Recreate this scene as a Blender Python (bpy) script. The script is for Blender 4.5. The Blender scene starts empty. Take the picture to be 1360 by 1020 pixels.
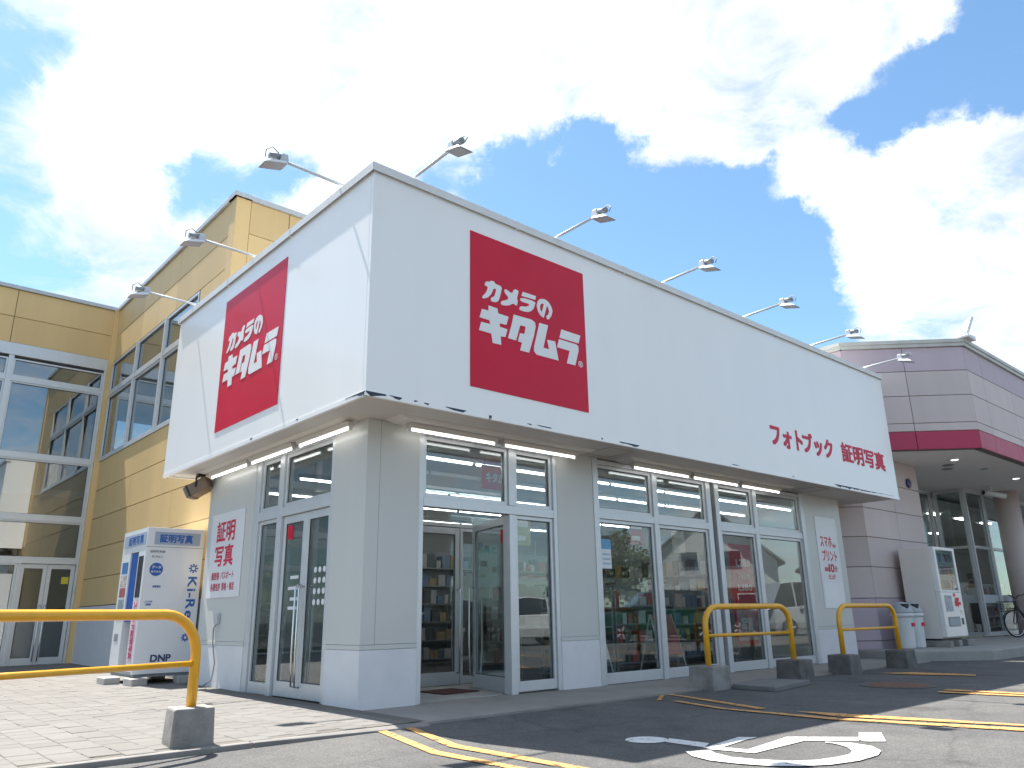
import bpy, bmesh, math, random
from mathutils import Vector, Matrix, Quaternion

# ------------------------------------------------------------------ camera
sc = bpy.context.scene
C = sc.collection
R = math.radians
random.seed(7)
cam_d = bpy.data.cameras.new('camera'); cam = bpy.data.objects.new('camera', cam_d); C.objects.link(cam)
YAW, PITCH, ROLL = R(48.2236), R(16.7713), R(-0.9504)
dv = Vector((math.cos(YAW)*math.cos(PITCH), math.sin(YAW)*math.cos(PITCH), math.sin(PITCH)))
rv = Vector((math.sin(YAW), -math.cos(YAW), 0)); uv = rv.cross(dv)
r2 = rv*math.cos(ROLL)+uv*math.sin(ROLL); u2 = uv*math.cos(ROLL)-rv*math.sin(ROLL)
cam.matrix_world = Matrix(((r2.x,u2.x,-dv.x,-3.6046),(r2.y,u2.y,-dv.y,-6.0941),(r2.z,u2.z,-dv.z,0.86),(0,0,0,1)))
cam_d.sensor_width = 36; cam_d.lens = 1027.05/1360*36; cam_d.clip_start = 0.05; cam_d.clip_end = 2000
sc.camera = cam

# ------------------------------------------------------------------ sun, sky, exposure
SUN = Vector((0.074, -0.505, -1)).normalized()            # direction the light travels
sd = bpy.data.lights.new('sun', 'SUN'); sd.energy = 3.5; sd.angle = R(0.53); sd.color = (1, .95, .87)
so = bpy.data.objects.new('sun', sd); C.objects.link(so); so.rotation_mode = 'QUATERNION'
so.rotation_quaternion = SUN.to_track_quat('-Z', 'Y'); so.location = (0, 0, 30)
world = bpy.data.worlds.new('World'); sc.world = world; world.use_nodes = True
wt = world.node_tree; wt.nodes.clear()
def WN(t, **k):
    n = wt.nodes.new(t)
    for a, b in k.items(): setattr(n, a, b)
    return n
def wmath(op, a, b=None, c=None, clamp=False):
    n = WN('ShaderNodeMath', operation=op, use_clamp=clamp)
    for i, v in enumerate((a, b, c)):
        if v is None: continue
        if isinstance(v, (int, float)): n.inputs[i].default_value = v
        else: wt.links.new(v, n.inputs[i])
    return n.outputs[0]
SKY_STRENGTH = 0.085
sky = WN('ShaderNodeTexSky', sky_type='NISHITA', sun_disc=False, sun_elevation=R(62.9), sun_rotation=R(-9.5))
sky.air_density = 1.0; sky.dust_density = 0.35; sky.ozone_density = 1.6; sky.altitude = 0
tc = WN('ShaderNodeTexCoord')
sep = WN('ShaderNodeSeparateXYZ'); wt.links.new(tc.outputs['Generated'], sep.inputs[0])
den = wmath('ADD', wmath('MAXIMUM', sep.outputs[2], 0.0), 0.22)
cmb = WN('ShaderNodeCombineXYZ')
wt.links.new(wmath('DIVIDE', sep.outputs[0], den), cmb.inputs[0]); wt.links.new(wmath('DIVIDE', sep.outputs[1], den), cmb.inputs[1])
def noise(scale, detail, rough, off, dist=0.0):
    m = WN('ShaderNodeVectorMath', operation='ADD'); m.inputs[1].default_value = off
    wt.links.new(cmb.outputs[0], m.inputs[0])
    n = WN('ShaderNodeTexNoise'); n.inputs['Scale'].default_value = scale; n.inputs['Detail'].default_value = detail
    n.inputs['Roughness'].default_value = rough; n.inputs['Distortion'].default_value = dist
    wt.links.new(m.outputs[0], n.inputs['Vector']); return n.outputs['Fac']
n1 = noise(2.1, 10, .58, (3.3, 1.2, .4), .15); n2 = noise(5.5, 11, .64, (9.1, 4.7, 2.2), .5)
dens = wmath('ADD', wmath('MULTIPLY', wmath('SUBTRACT', n1, .5), 1.8), wmath('MULTIPLY', wmath('SUBTRACT', n2, .5), 1.9))
dens = wmath('ADD', dens, .46)
BLOB_P = [(0.384, 0.6568, 0.649, 13), (0.6083, 0.4842, 0.6289, 11), (0.1761, 0.7785, 0.6024, 6), (0.7292, 0.3237, 0.6029, 8), (0.5049, 0.6109, 0.6098, 8), (0.7016, 0.4287, 0.5692, 5), (0.3786, 0.7272, 0.5726, 6), (0.1181, 0.8702, 0.4783, 4), (0.1767, 0.8623, 0.4746, 2.5), (0.1697, 0.9224, 0.3468, 4.5), (0.2591, 0.8696, 0.4203, 3.2), (0.8746, 0.232, 0.4257, 8), (0.8566, 0.1678, 0.4879, 3), (0.9128, 0.2471, 0.3252, 6), (0.7507, 0.3931, 0.531, 4), (0.8291, 0.3539, 0.433, 3.5), (0.6916, 0.4913, 0.5295, 2.2), (0.7783, 0.2066, 0.5929, 4), (0.1561, 0.8208, 0.5495, 3)]
BLOB_N = [(0.4792, 0.6977, 0.5325, 2), (0.5295, 0.6713, 0.5186, 2.6), (0.6009, 0.5845, 0.5452, 2.6), (0.6402, 0.5425, 0.544, 2.2), (0.5858, 0.6357, 0.5026, 3), (0.6382, 0.5953, 0.4882, 4.2), (0.6922, 0.5436, 0.4748, 5), (0.7445, 0.5059, 0.4355, 5), (0.7817, 0.468, 0.4123, 4.5), (0.8138, 0.4517, 0.3656, 4), (0.8437, 0.4173, 0.3378, 3.5), (0.7374, 0.4676, 0.4874, 2.8), (0.7726, 0.4237, 0.4727, 2.4), (0.7775, 0.3727, 0.5066, 1.8), (0.7412, 0.5419, 0.3961, 4), (0.7985, 0.2807, 0.5325, 2.4), (0.8041, 0.2446, 0.5419, 2.4), (0.8061, 0.2957, 0.5126, 1.8), (0.8137, 0.2095, 0.5422, 2), (0.8145, 0.1658, 0.556, 2.5), (0.8111, 0.1363, 0.5688, 2.6), (0.8325, 0.1489, 0.5336, 2.5), (0.8238, 0.3865, 0.4147, 1.8), (0.8623, 0.3125, 0.3984, 1.6), (0.0524, 0.8066, 0.5888, 3.2), (0.0827, 0.8145, 0.5742, 2.2), (0.1216, 0.8125, 0.5702, 1.6), (0.0678, 0.8538, 0.5162, 2.8), (0.0897, 0.8559, 0.5093, 2), (0.1371, 0.8464, 0.5146, 1.6), (0.1771, 0.8472, 0.501, 2), (0.2147, 0.8466, 0.487, 2.8), (0.2504, 0.8309, 0.4968, 2.6), (0.2904, 0.8194, 0.4942, 2.6), (0.309, 0.7907, 0.5285, 2), (0.3304, 0.777, 0.5358, 1.6), (0.3602, 0.7791, 0.513, 2), (0.0978, 0.9104, 0.402, 3), (0.1348, 0.9102, 0.3915, 3.4)]
acc = None
wn = WN('ShaderNodeTexNoise'); wn.inputs['Scale'].default_value = 7; wn.inputs['Detail'].default_value = 9; wn.inputs['Roughness'].default_value = .66
wt.links.new(tc.outputs['Generated'], wn.inputs['Vector'])
ws = WN('ShaderNodeVectorMath', operation='SUBTRACT'); wt.links.new(wn.outputs['Color'], ws.inputs[0]); ws.inputs[1].default_value = (.5, .5, .5)
wsc = WN('ShaderNodeVectorMath', operation='SCALE'); wt.links.new(ws.outputs[0], wsc.inputs[0]); wsc.inputs['Scale'].default_value = .15
wad = WN('ShaderNodeVectorMath', operation='ADD'); wt.links.new(wsc.outputs[0], wad.inputs[0]); wt.links.new(tc.outputs['Generated'], wad.inputs[1])
wdir = WN('ShaderNodeVectorMath', operation='NORMALIZE'); wt.links.new(wad.outputs[0], wdir.inputs[0])
for lst, sgn in ((BLOB_P, .46), (BLOB_N, -.66)):
    for x, y, z, r in lst:
        w_ = sgn*(.62 if (sgn < 0 and x < .4) else 1.35 if x < .3 else 1)
        dp = WN('ShaderNodeVectorMath', operation='DOT_PRODUCT'); dp.inputs[1].default_value = (x, y, z)
        wt.links.new(wdir.outputs[0], dp.inputs[0])
        mr = WN('ShaderNodeMapRange', interpolation_type='SMOOTHSTEP')
        mr.inputs['From Min'].default_value = math.cos(R(r*1.9)); mr.inputs['From Max'].default_value = 1.0
        mr.inputs['To Min'].default_value = 0; mr.inputs['To Max'].default_value = w_
        wt.links.new(dp.outputs['Value'], mr.inputs['Value'])
        acc = mr.outputs[0] if acc is None else wmath('ADD', acc, mr.outputs[0])
acc = wmath('MINIMUM', wmath('MAXIMUM', acc, -.62), .42)
dens = wmath('ADD', dens, acc)
mask = WN('ShaderNodeMapRange', interpolation_type='SMOOTHSTEP')
mask.inputs['From Min'].default_value = .16; mask.inputs['From Max'].default_value = .96
wt.links.new(dens, mask.inputs['Value'])
shade = WN('ShaderNodeMapRange'); shade.inputs['From Min'].default_value = .3; shade.inputs['From Max'].default_value = .75
shade.inputs['To Min'].default_value = .80; shade.inputs['To Max'].default_value = 1.16
wt.links.new(noise(2.6, 8, .6, (21, 5, 3)), shade.inputs['Value'])
cc = WN('ShaderNodeVectorMath', operation='SCALE'); cc.inputs[0].default_value = tuple(v/SKY_STRENGTH for v in (.345, .365, .385))
wt.links.new(shade.outputs[0], cc.inputs['Scale'])
sk = WN('ShaderNodeVectorMath', operation='MULTIPLY'); sk.inputs[1].default_value = (.68, .81, .82)
wt.links.new(sky.outputs[0], sk.inputs[0])
mx = WN('ShaderNodeMix', data_type='RGBA')
wt.links.new(mask.outputs[0], mx.inputs['Factor']); wt.links.new(sk.outputs[0], mx.inputs['A']); wt.links.new(cc.outputs[0], mx.inputs['B'])
bg = WN('ShaderNodeBackground'); bg.inputs['Strength'].default_value = SKY_STRENGTH
wt.links.new(mx.outputs['Result'], bg.inputs['Color'])
wo = WN('ShaderNodeOutputWorld'); wt.links.new(bg.outputs[0], wo.inputs['Surface'])
vs = sc.view_settings; vs.view_transform = 'Standard'; vs.look = 'None'; vs.gamma = 1; vs.use_curve_mapping = False
vs.exposure = 1.78
sc.cycles.max_bounces = 10; sc.cycles.transparent_max_bounces = 24; sc.cycles.glossy_bounces = 5; sc.cycles.diffuse_bounces = 4
sc.cycles.caustics_reflective = False; sc.cycles.caustics_refractive = False
sc.cycles.sample_clamp_indirect = 6; sc.cycles.use_denoising = True

# ------------------------------------------------------------------ materials
MATS = {}
def mat(name, col, rough=.6, metal=0, var=.06, vscale=3, bump=0, bscale=40, coat=0, spec=.5, col2=None, vdetail=6, streak=False, rnd=0, island=0, emit=None, estr=0):
    if name in MATS: return MATS[name]
    m = bpy.data.materials.new(name); m.use_nodes = True; t = m.node_tree; n = t.nodes; b = n['Principled BSDF']
    b.inputs['Roughness'].default_value = rough; b.inputs['Metallic'].default_value = metal
    b.inputs['Coat Weight'].default_value = coat; b.inputs['Coat Roughness'].default_value = .06
    b.inputs['Specular IOR Level'].default_value = spec
    co = n.new('ShaderNodeTexCoord'); mp = n.new('ShaderNodeMapping')
    geo = n.new('ShaderNodeNewGeometry')
    t.links.new(geo.outputs['Position'], mp.inputs['Vector'])
    if streak: mp.inputs['Scale'].default_value = (1, 1, .12)
    nz = n.new('ShaderNodeTexNoise'); nz.inputs['Scale'].default_value = vscale; nz.inputs['Detail'].default_value = vdetail; nz.inputs['Roughness'].default_value = .62
    t.links.new(mp.outputs[0], nz.inputs['Vector'])
    mr = n.new('ShaderNodeMapRange'); mr.inputs['From Min'].default_value = .3; mr.inputs['From Max'].default_value = .7
    t.links.new(nz.outputs['Fac'], mr.inputs['Value'])
    mxn = n.new('ShaderNodeMix'); mxn.data_type = 'RGBA'
    lo = tuple(c*(1-var) for c in col) if col2 is None else col2
    hi = tuple(min(1, c*(1+var)) for c in col)
    mxn.inputs['A'].default_value = (*lo, 1); mxn.inputs['B'].default_value = (*hi, 1)
    t.links.new(mr.outputs[0], mxn.inputs['Factor'])
    out = mxn.outputs['Result']
    if rnd or island:
        oi = n.new('ShaderNodeObjectInfo')
        ad = n.new('ShaderNodeMath'); ad.operation = 'ADD'
        t.links.new(oi.outputs['Random'], ad.inputs[0]); t.links.new(geo.outputs['Random Per Island'], ad.inputs[1])
        fr = n.new('ShaderNodeMath'); fr.operation = 'FRACT'; t.links.new(ad.outputs[0], fr.inputs[0])
        r_ = n.new('ShaderNodeMapRange'); r_.inputs['To Min'].default_value = 1-max(rnd, island); r_.inputs['To Max'].default_value = 1+max(rnd, island)*.6
        t.links.new(fr.outputs[0], r_.inputs['Value'])
        vm = n.new('ShaderNodeVectorMath'); vm.operation = 'SCALE'
        t.links.new(out, vm.inputs[0]); t.links.new(r_.outputs[0], vm.inputs['Scale']); out = vm.outputs[0]
    t.links.new(out, b.inputs['Base Color'])
    rr = n.new('ShaderNodeMapRange'); rr.inputs['To Min'].default_value = max(.02, rough*.8); rr.inputs['To Max'].default_value = min(1, rough*1.2)
    t.links.new(nz.outputs['Fac'], rr.inputs['Value']); t.links.new(rr.outputs[0], b.inputs['Roughness'])
    if bump:
        bn = n.new('ShaderNodeTexNoise'); bn.inputs['Scale'].default_value = bscale; bn.inputs['Detail'].default_value = 5
        t.links.new(geo.outputs['Position'], bn.inputs['Vector'])
        bp = n.new('ShaderNodeBump'); bp.inputs['Strength'].default_value = bump; bp.inputs['Distance'].default_value = .01
        t.links.new(bn.outputs['Fac'], bp.inputs['Height']); t.links.new(bp.outputs[0], b.inputs['Normal'])
    if emit:
        b.inputs['Emission Color'].default_value = (*emit, 1); b.inputs['Emission Strength'].default_value = estr
    MATS[name] = m; return m
def glass(name, tint=(.80, .86, .86), f0=.05, rough=0.0):
    if name in MATS: return MATS[name]
    m = bpy.data.materials.new(name); m.use_nodes = True; t = m.node_tree; n = t.nodes; n.clear()
    o = n.new('ShaderNodeOutputMaterial'); tr = n.new('ShaderNodeBsdfTransparent'); tr.inputs[0].default_value = (*tint, 1)
    gl = n.new('ShaderNodeBsdfGlossy'); gl.inputs['Roughness'].default_value = rough; gl.inputs[0].default_value = (.95, .98, 1, 1)
    lw = n.new('ShaderNodeLayerWeight'); lw.inputs[0].default_value = .5
    pw = n.new('ShaderNodeMath'); pw.operation = 'POWER'; pw.inputs[1].default_value = 4.5; t.links.new(lw.outputs['Facing'], pw.inputs[0])
    ma = n.new('ShaderNodeMath'); ma.operation = 'MULTIPLY_ADD'; ma.inputs[1].default_value = 1-f0; ma.inputs[2].default_value = f0; t.links.new(pw.outputs[0], ma.inputs[0])
    mi = n.new('ShaderNodeMixShader'); t.links.new(ma.outputs[0], mi.inputs[0]); t.links.new(tr.outputs[0], mi.inputs[1]); t.links.new(gl.outputs[0], mi.inputs[2])
    t.links.new(mi.outputs[0], o.inputs[0]); MATS[name] = m; return m
def emis(name, col, s):
    if name in MATS: return MATS[name]
    m = bpy.data.materials.new(name); m.use_nodes = True; t = m.node_tree; n = t.nodes; n.clear()
    o = n.new('ShaderNodeOutputMaterial'); e = n.new('ShaderNodeEmission'); e.inputs[0].default_value = (*col, 1); e.inputs[1].default_value = s
    t.links.new(e.outputs[0], o.inputs[0]); MATS[name] = m; return m

m_fascia = mat('white_fascia', (.88, .875, .865), .32, var=.015, vscale=2.2, coat=.2, streak=True, bump=.015, bscale=1.5)
m_coping = mat('coping_metal', (.70, .70, .69), .4, var=.06, streak=True)
m_peel = mat('bared_navy_metal', (.02, .03, .06), .5)
m_soffit = mat('soffit_cream', (.60, .57, .53), .7, var=.05, vscale=1.2)
m_panel = mat('wall_panel_grey', (.57, .575, .555), .38, var=.035, vscale=1.1, streak=True, coat=.15, bump=.02, bscale=4)
m_plinth = mat('plinth_white', (.68, .68, .70), .5, var=.05, vscale=3)
m_alu = mat('aluminium', (.62, .64, .66), .35, metal=.35, var=.04, vscale=6)
m_alu_d = mat('aluminium_dark_gasket', (.06, .065, .07), .6)  # near-black colour of the glazing gaskets and the post between mullions
m_red = mat('sign_red', (.60, .013, .045), .4, var=.05, vscale=1.4, coat=.05, spec=.2)
m_redtxt = mat('letter_red', (.60, .03, .075), .45, var=.04, spec=.25)
m_white = mat('letter_white', (.80, .80, .80), .4, var=.02)
m_board = mat('sign_board_white', (.74, .75, .77), .35, var=.03, coat=.2)
m_yellow_p = mat('yellow_siding', (.70, .495, .235), .6, var=.08, vscale=1.0, streak=True, bump=.05, bscale=60, rnd=.09)
m_groove = mat('joint_sealant', (.24, .18, .11), .8)
m_galv = mat('galvanised', (.50, .52, .54), .45, metal=.2, var=.1, vscale=8)
m_lampw = mat('lamp_white', (.70, .71, .72), .4, var=.05)
m_lampg = mat('lamp_grey', (.24, .26, .28), .5, var=.08)
m_pipe = mat('safety_yellow_paint', (.78, .385, .016), .32, var=.08, vscale=9, coat=.3)
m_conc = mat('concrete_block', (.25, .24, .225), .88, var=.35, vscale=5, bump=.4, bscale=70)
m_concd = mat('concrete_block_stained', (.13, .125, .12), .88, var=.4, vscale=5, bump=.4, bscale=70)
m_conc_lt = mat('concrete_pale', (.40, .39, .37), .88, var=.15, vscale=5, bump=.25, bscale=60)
m_apron = mat('apron_concrete', (.27, .25, .23), .9, var=.16, vscale=2.2, bump=.25, bscale=80)
m_kerb = mat('kerb_concrete', (.21, .20, .19), .85, var=.2, vscale=3, bump=.25, bscale=60)
m_paver = mat('paver', (.165, .157, .148), .85, var=.12, vscale=2.2, bump=.3, bscale=90, rnd=.10, island=.10)
m_bed = mat('paver_joint_sand', (.13, .12, .105), .95, var=.1)
def paint(name, col, wear):
    m = mat(name, col, .75, var=.12, vscale=14, bump=.15, bscale=90); t = m.node_tree; n = t.nodes
    g = n.new('ShaderNodeNewGeometry'); q = n.new('ShaderNodeTexNoise'); q.inputs['Scale'].default_value = 11; q.inputs['Detail'].default_value = 12; q.inputs['Roughness'].default_value = .78
    t.links.new(g.outputs['Position'], q.inputs['Vector'])
    r_ = n.new('ShaderNodeMapRange'); r_.inputs['From Min'].default_value = wear-.04; r_.inputs['From Max'].default_value = wear+.05; t.links.new(q.outputs['Fac'], r_.inputs['Value'])
    t.links.new(r_.outputs[0], n['Principled BSDF'].inputs['Alpha']); return m
m_yline = paint('yellow_road_paint', (.60, .31, .10), .43)
m_wline = paint('white_road_paint', (.66, .655, .64), .40)
m_pink = mat('pink_siding', (.58, .495, .48), .65, var=.05, vscale=1.8, streak=True, rnd=.08)
m_purple = mat('purple_siding', (.49, .405, .455), .65, var=.05, vscale=1.8, streak=True, rnd=.08)
m_crim = mat('crimson_siding', (.42, .03, .085), .5, var=.05, rnd=.04)
m_pinkd = mat('pink_joint', (.17, .145, .145), .8)
m_canopy = mat('canopy_soffit', (.82, .80, .78), .75, var=.03)
m_dark = mat('dark_interior', (.06, .06, .065), .8)
m_int = mat('interior_wall', (.36, .36, .35), .8, var=.05)
m_floor_i = mat('shop_floor', (.20, .195, .185), .35, var=.06)
m_ceil = mat('shop_ceiling', (.60, .60, .58), .8, var=.03)
m_black = mat('black_plastic', (.02, .02, .022), .45)
m_rubber = mat('rubber', (.018, .018, .018), .8)
m_brown = mat('brown_enamel', (.20, .135, .095), .45, var=.12)
m_steel = mat('stainless', (.62, .63, .64), .22, metal=1, var=.05)
m_glass = glass('storefront_glass', (.80, .85, .85), .075)
m_glass2 = glass('upper_glass', (.66, .72, .74), .19)
m_tube = emis('fluorescent_tube', (1, 1, .98), 1.6)
m_tube_in = emis('fluorescent_tube_inside', (1, 1, .98), 3.6)

# asphalt with aggregate speckle and worn pale patches
def asphalt():
    m = bpy.data.materials.new('asphalt'); m.use_nodes = True; t = m.node_tree; n = t.nodes; b = n['Principled BSDF']
    g = n.new('ShaderNodeNewGeometry')
    def nz(s, d, r=.6):
        q = n.new('ShaderNodeTexNoise'); q.inputs['Scale'].default_value = s; q.inputs['Detail'].default_value = d; q.inputs['Roughness'].default_value = r
        t.links.new(g.outputs['Position'], q.inputs['Vector']); return q.outputs['Fac']
    def ramp(s, pts):
        q = n.new('ShaderNodeValToRGB'); e = q.color_ramp.elements
        e[0].position, e[0].color = pts[0][0], (*pts[0][1], 1); e[1].position, e[1].color = pts[-1][0], (*pts[-1][1], 1)
        for p, c in pts[1:-1]: x = e.new(p); x.color = (*c, 1)
        t.links.new(s, q.inputs[0]); return q.outputs[0]
    base = ramp(nz(.55, 8, .65), [(.30, (.075, .075, .078)), (.5, (.098, .097, .097)), (.72, (.135, .131, .126))])
    vo = n.new('ShaderNodeTexVoronoi'); vo.inputs['Scale'].default_value = 130; t.links.new(g.outputs['Position'], vo.inputs['Vector'])
    sp = ramp(vo.outputs['Color'], [(.15, (.62, .62, .62)), (.6, (1.0, 1.0, 1.0)), (.95, (1.55, 1.5, 1.42))])
    mu = n.new('ShaderNodeMix'); mu.data_type = 'RGBA'; mu.blend_type = 'MULTIPLY'; mu.inputs['Factor'].default_value = 1
    t.links.new(base, mu.inputs['A']); t.links.new(sp, mu.inputs['B'])
    st = ramp(nz(3.1, 6), [(.28, (.82, .82, .82)), (.5, (1, 1, 1)), (.75, (1.12, 1.11, 1.09))])
    m2 = n.new('ShaderNodeMix'); m2.data_type = 'RGBA'; m2.blend_type = 'MULTIPLY'; m2.inputs['Factor'].default_value = 1
    t.links.new(mu.outputs['Result'], m2.inputs['A']); t.links.new(st, m2.inputs['B'])
    dn = n.new('ShaderNodeTexNoise'); dn.inputs['Scale'].default_value = 1.6; dn.inputs['Detail'].default_value = 6; t.links.new(g.outputs['Position'], dn.inputs['Vector'])
    dm = n.new('ShaderNodeVectorMath'); dm.operation = 'MULTIPLY_ADD'; dm.inputs[1].default_value = (.55, .55, 0); t.links.new(dn.outputs['Color'], dm.inputs[0]); t.links.new(g.outputs['Position'], dm.inputs[2])
    ve_ = n.new('ShaderNodeTexVoronoi'); ve_.feature = 'DISTANCE_TO_EDGE'; ve_.inputs['Scale'].default_value = .42; t.links.new(dm.outputs[0], ve_.inputs['Vector'])
    ck = ramp(ve_.outputs['Distance'], [(.0, (.38, .38, .38)), (.004, (.55, .55, .55)), (.012, (1, 1, 1))])
    m3 = n.new('ShaderNodeMix'); m3.data_type = 'RGBA'; m3.blend_type = 'MULTIPLY'; m3.inputs['Factor'].default_value = .35
    t.links.new(m2.outputs['Result'], m3.inputs['A']); t.links.new(ck, m3.inputs['B'])
    sp2 = ramp(nz(1.3, 3), [(.60, (1, 1, 1)), (.68, (.66, .66, .67)), (.75, (.58, .58, .6))])
    m4 = n.new('ShaderNodeMix'); m4.data_type = 'RGBA'; m4.blend_type = 'MULTIPLY'; m4.inputs['Factor'].default_value = .8
    t.links.new(m3.outputs['Result'], m4.inputs['A']); t.links.new(sp2, m4.inputs['B'])
    t.links.new(m4.outputs['Result'], b.inputs['Base Color']); b.inputs['Roughness'].default_value = .9
    bp = n.new('ShaderNodeBump'); bp.inputs['Strength'].default_value = .5; bp.inputs['Distance'].default_value = .006
    t.links.new(nz(160, 3), bp.inputs['Height']); t.links.new(bp.outputs[0], b.inputs['Normal'])
    return m
m_asph = asphalt()

# ------------------------------------------------------------------ building helpers
PINV = {}
class Pl:                                   # a wall plane: u along the wall, v up, w outwards
    def __init__(s, o, ex, en): s.o = Vector(o); s.ex = Vector(ex).normalized(); s.en = Vector(en).normalized()
    def p(s, u, v, w=0): return s.o+s.ex*u+Vector((0, 0, v))+s.en*w
class MB:
    def __init__(s): s.v = []; s.f = []
    def hexa(s, P):
        i = len(s.v); s.v += [Vector(p) for p in P]
        s.f += [[i+a for a in q] for q in ((0,3,2,1),(4,5,6,7),(0,1,5,4),(1,2,6,5),(2,3,7,6),(3,0,4,7))]; return s
    def box(s, x0, y0, z0, x1, y1, z1): return s.hexa([(x0,y0,z0),(x1,y0,z0),(x1,y1,z0),(x0,y1,z0),(x0,y0,z1),(x1,y0,z1),(x1,y1,z1),(x0,y1,z1)])
    def pbox(s, P, u0, u1, v0, v1, w0, w1): return s.hexa([P.p(u0,v0,w0),P.p(u1,v0,w0),P.p(u1,v0,w1),P.p(u0,v0,w1),P.p(u0,v1,w0),P.p(u1,v1,w0),P.p(u1,v1,w1),P.p(u0,v1,w1)])
    def prism(s, P, poly, w0, w1):          # polygon in (u,v) of plane P
        i = len(s.v); n = len(poly)
        s.v += [P.p(u, v, w0) for u, v in poly]+[P.p(u, v, w1) for u, v in poly]
        s.f += [list(range(i+n, i+2*n)), list(range(i+n-1, i-1, -1))]
        s.f += [[i+k, i+(k+1) % n, i+n+(k+1) % n, i+n+k] for k in range(n)]; return s
    def slab(s, poly, z0, z1):              # polygon in (x,y)
        i = len(s.v); n = len(poly)
        s.v += [Vector((x, y, z0)) for x, y in poly]+[Vector((x, y, z1)) for x, y in poly]
        s.f += [list(range(i+n, i+2*n)), list(range(i+n-1, i-1, -1))]
        s.f += [[i+k, i+(k+1) % n, i+n+(k+1) % n, i+n+k] for k in range(n)]; return s
    def tube(s, pts, r, n=10, caps=True):
        pts = [Vector(p) for p in pts]; rs = r if isinstance(r, (list, tuple)) else [r]*len(pts)
        i = len(s.v); up = None
        for k, p in enumerate(pts):
            d = (pts[min(k+1, len(pts)-1)]-pts[max(k-1, 0)]).normalized()
            if up is None: up = Vector((0, 0, 1)) if abs(d.z) < .9 else Vector((1, 0, 0))
            a = d.cross(up).normalized(); b = a.cross(d).normalized(); up = b
            for j in range(n):
                t = 2*math.pi*j/n; s.v.append(p+(a*math.cos(t)+b*math.sin(t))*rs[k])
        for k in range(len(pts)-1):
            for j in range(n):
                s.f.append([i+k*n+j, i+k*n+(j+1) % n, i+(k+1)*n+(j+1) % n, i+(k+1)*n+j])
        if caps: s.f.append([i+j for j in range(n)][::-1]); s.f.append([i+(len(pts)-1)*n+j for j in range(n)])
        return s
    def ring(s, c, ax, R0, r, n=28, m=8):   # torus
        c = Vector(c); ax = Vector(ax).normalized(); e1 = ax.orthogonal().normalized(); e2 = ax.cross(e1); i = len(s.v)
        for a in range(n):
            t = 2*math.pi*a/n; d = e1*math.cos(t)+e2*math.sin(t)
            for b in range(m):
                q = 2*math.pi*b/m; s.v.append(c+d*(R0+r*math.cos(q))+ax*r*math.sin(q))
        for a in range(n):
            for b in range(m): s.f.append([i+a*m+b, i+((a+1) % n)*m+b, i+((a+1) % n)*m+(b+1) % m, i+a*m+(b+1) % m])
        return s
    def lathe(s, c, prof, n=24):            # prof (r,z)
        c = Vector(c); i = len(s.v); k = len(prof)
        for r, z in prof:
            for j in range(n):
                t = 2*math.pi*j/n; s.v.append(c+Vector((r*math.cos(t), r*math.sin(t), z)))
        for a in range(k-1):
            for j in range(n): s.f.append([i+a*n+j, i+a*n+(j+1) % n, i+(a+1)*n+(j+1) % n, i+(a+1)*n+j])
        s.f.append([i+j for j in range(n)][::-1]); s.f.append([i+(k-1)*n+j for j in range(n)]); return s
    def mesh(s, name, m, smooth=False, recalc=True):
        me = bpy.data.meshes.new(name); me.from_pydata([tuple(v) for v in s.v], [], s.f)
        if recalc:
            bm = bmesh.new(); bm.from_mesh(me); bmesh.ops.recalc_face_normals(bm, faces=bm.faces); bm.to_mesh(me); bm.free()
        if m: me.materials.append(m)
        if smooth: me.shade_smooth()
        return me
    def build(s, name, m, parent=None, smooth=False, bevel=0, local=False, recalc=True, seg=2):
        me = s.mesh(name, m, smooth, recalc)
        o = bpy.data.objects.new(name, me); C.objects.link(o)
        if parent is not None:
            o.parent = parent
            if not local and parent in PINV: o.matrix_parent_inverse = PINV[parent]
        if bevel:
            b = o.modifiers.new('bevel', 'BEVEL'); b.width = bevel; b.segments = seg; b.limit_method = 'ANGLE'; b.angle_limit = R(40)
        if smooth and not bevel: me.shade_smooth()
        return o
def tag(o, label, cat, group=None, kind=None):
    if label: o['label'] = label
    if cat: o['category'] = cat
    if group: o['group'] = group
    if kind: o['kind'] = kind
    return o
def struct(o): o['kind'] = 'structure'; return o
def thing(name, label, cat, loc=(0, 0, 0), rz=0, group=None):
    o = bpy.data.objects.new(name, None); C.objects.link(o); o.location = loc; o.rotation_euler = (0, 0, rz)
    o.empty_display_size = .2
    PINV[o] = (Matrix.Translation(loc) @ Matrix.Rotation(rz, 4, 'Z')).inverted()
    return tag(o, label, cat, group)
def copy_tree(src, loc, rz, label, parent=None):
    r = src.copy(); C.objects.link(r); r.location = loc; r.rotation_euler = (0, 0, rz); r['label'] = label
    def rec(a, b):
        for ch in [c for c in ALLCH(a)]:
            c = ch.copy(); C.objects.link(c); c.parent = b; rec(ch, c)
    rec(src, r); return r
def ALLCH(o): return [c for c in bpy.data.objects if c.parent == o]

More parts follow.
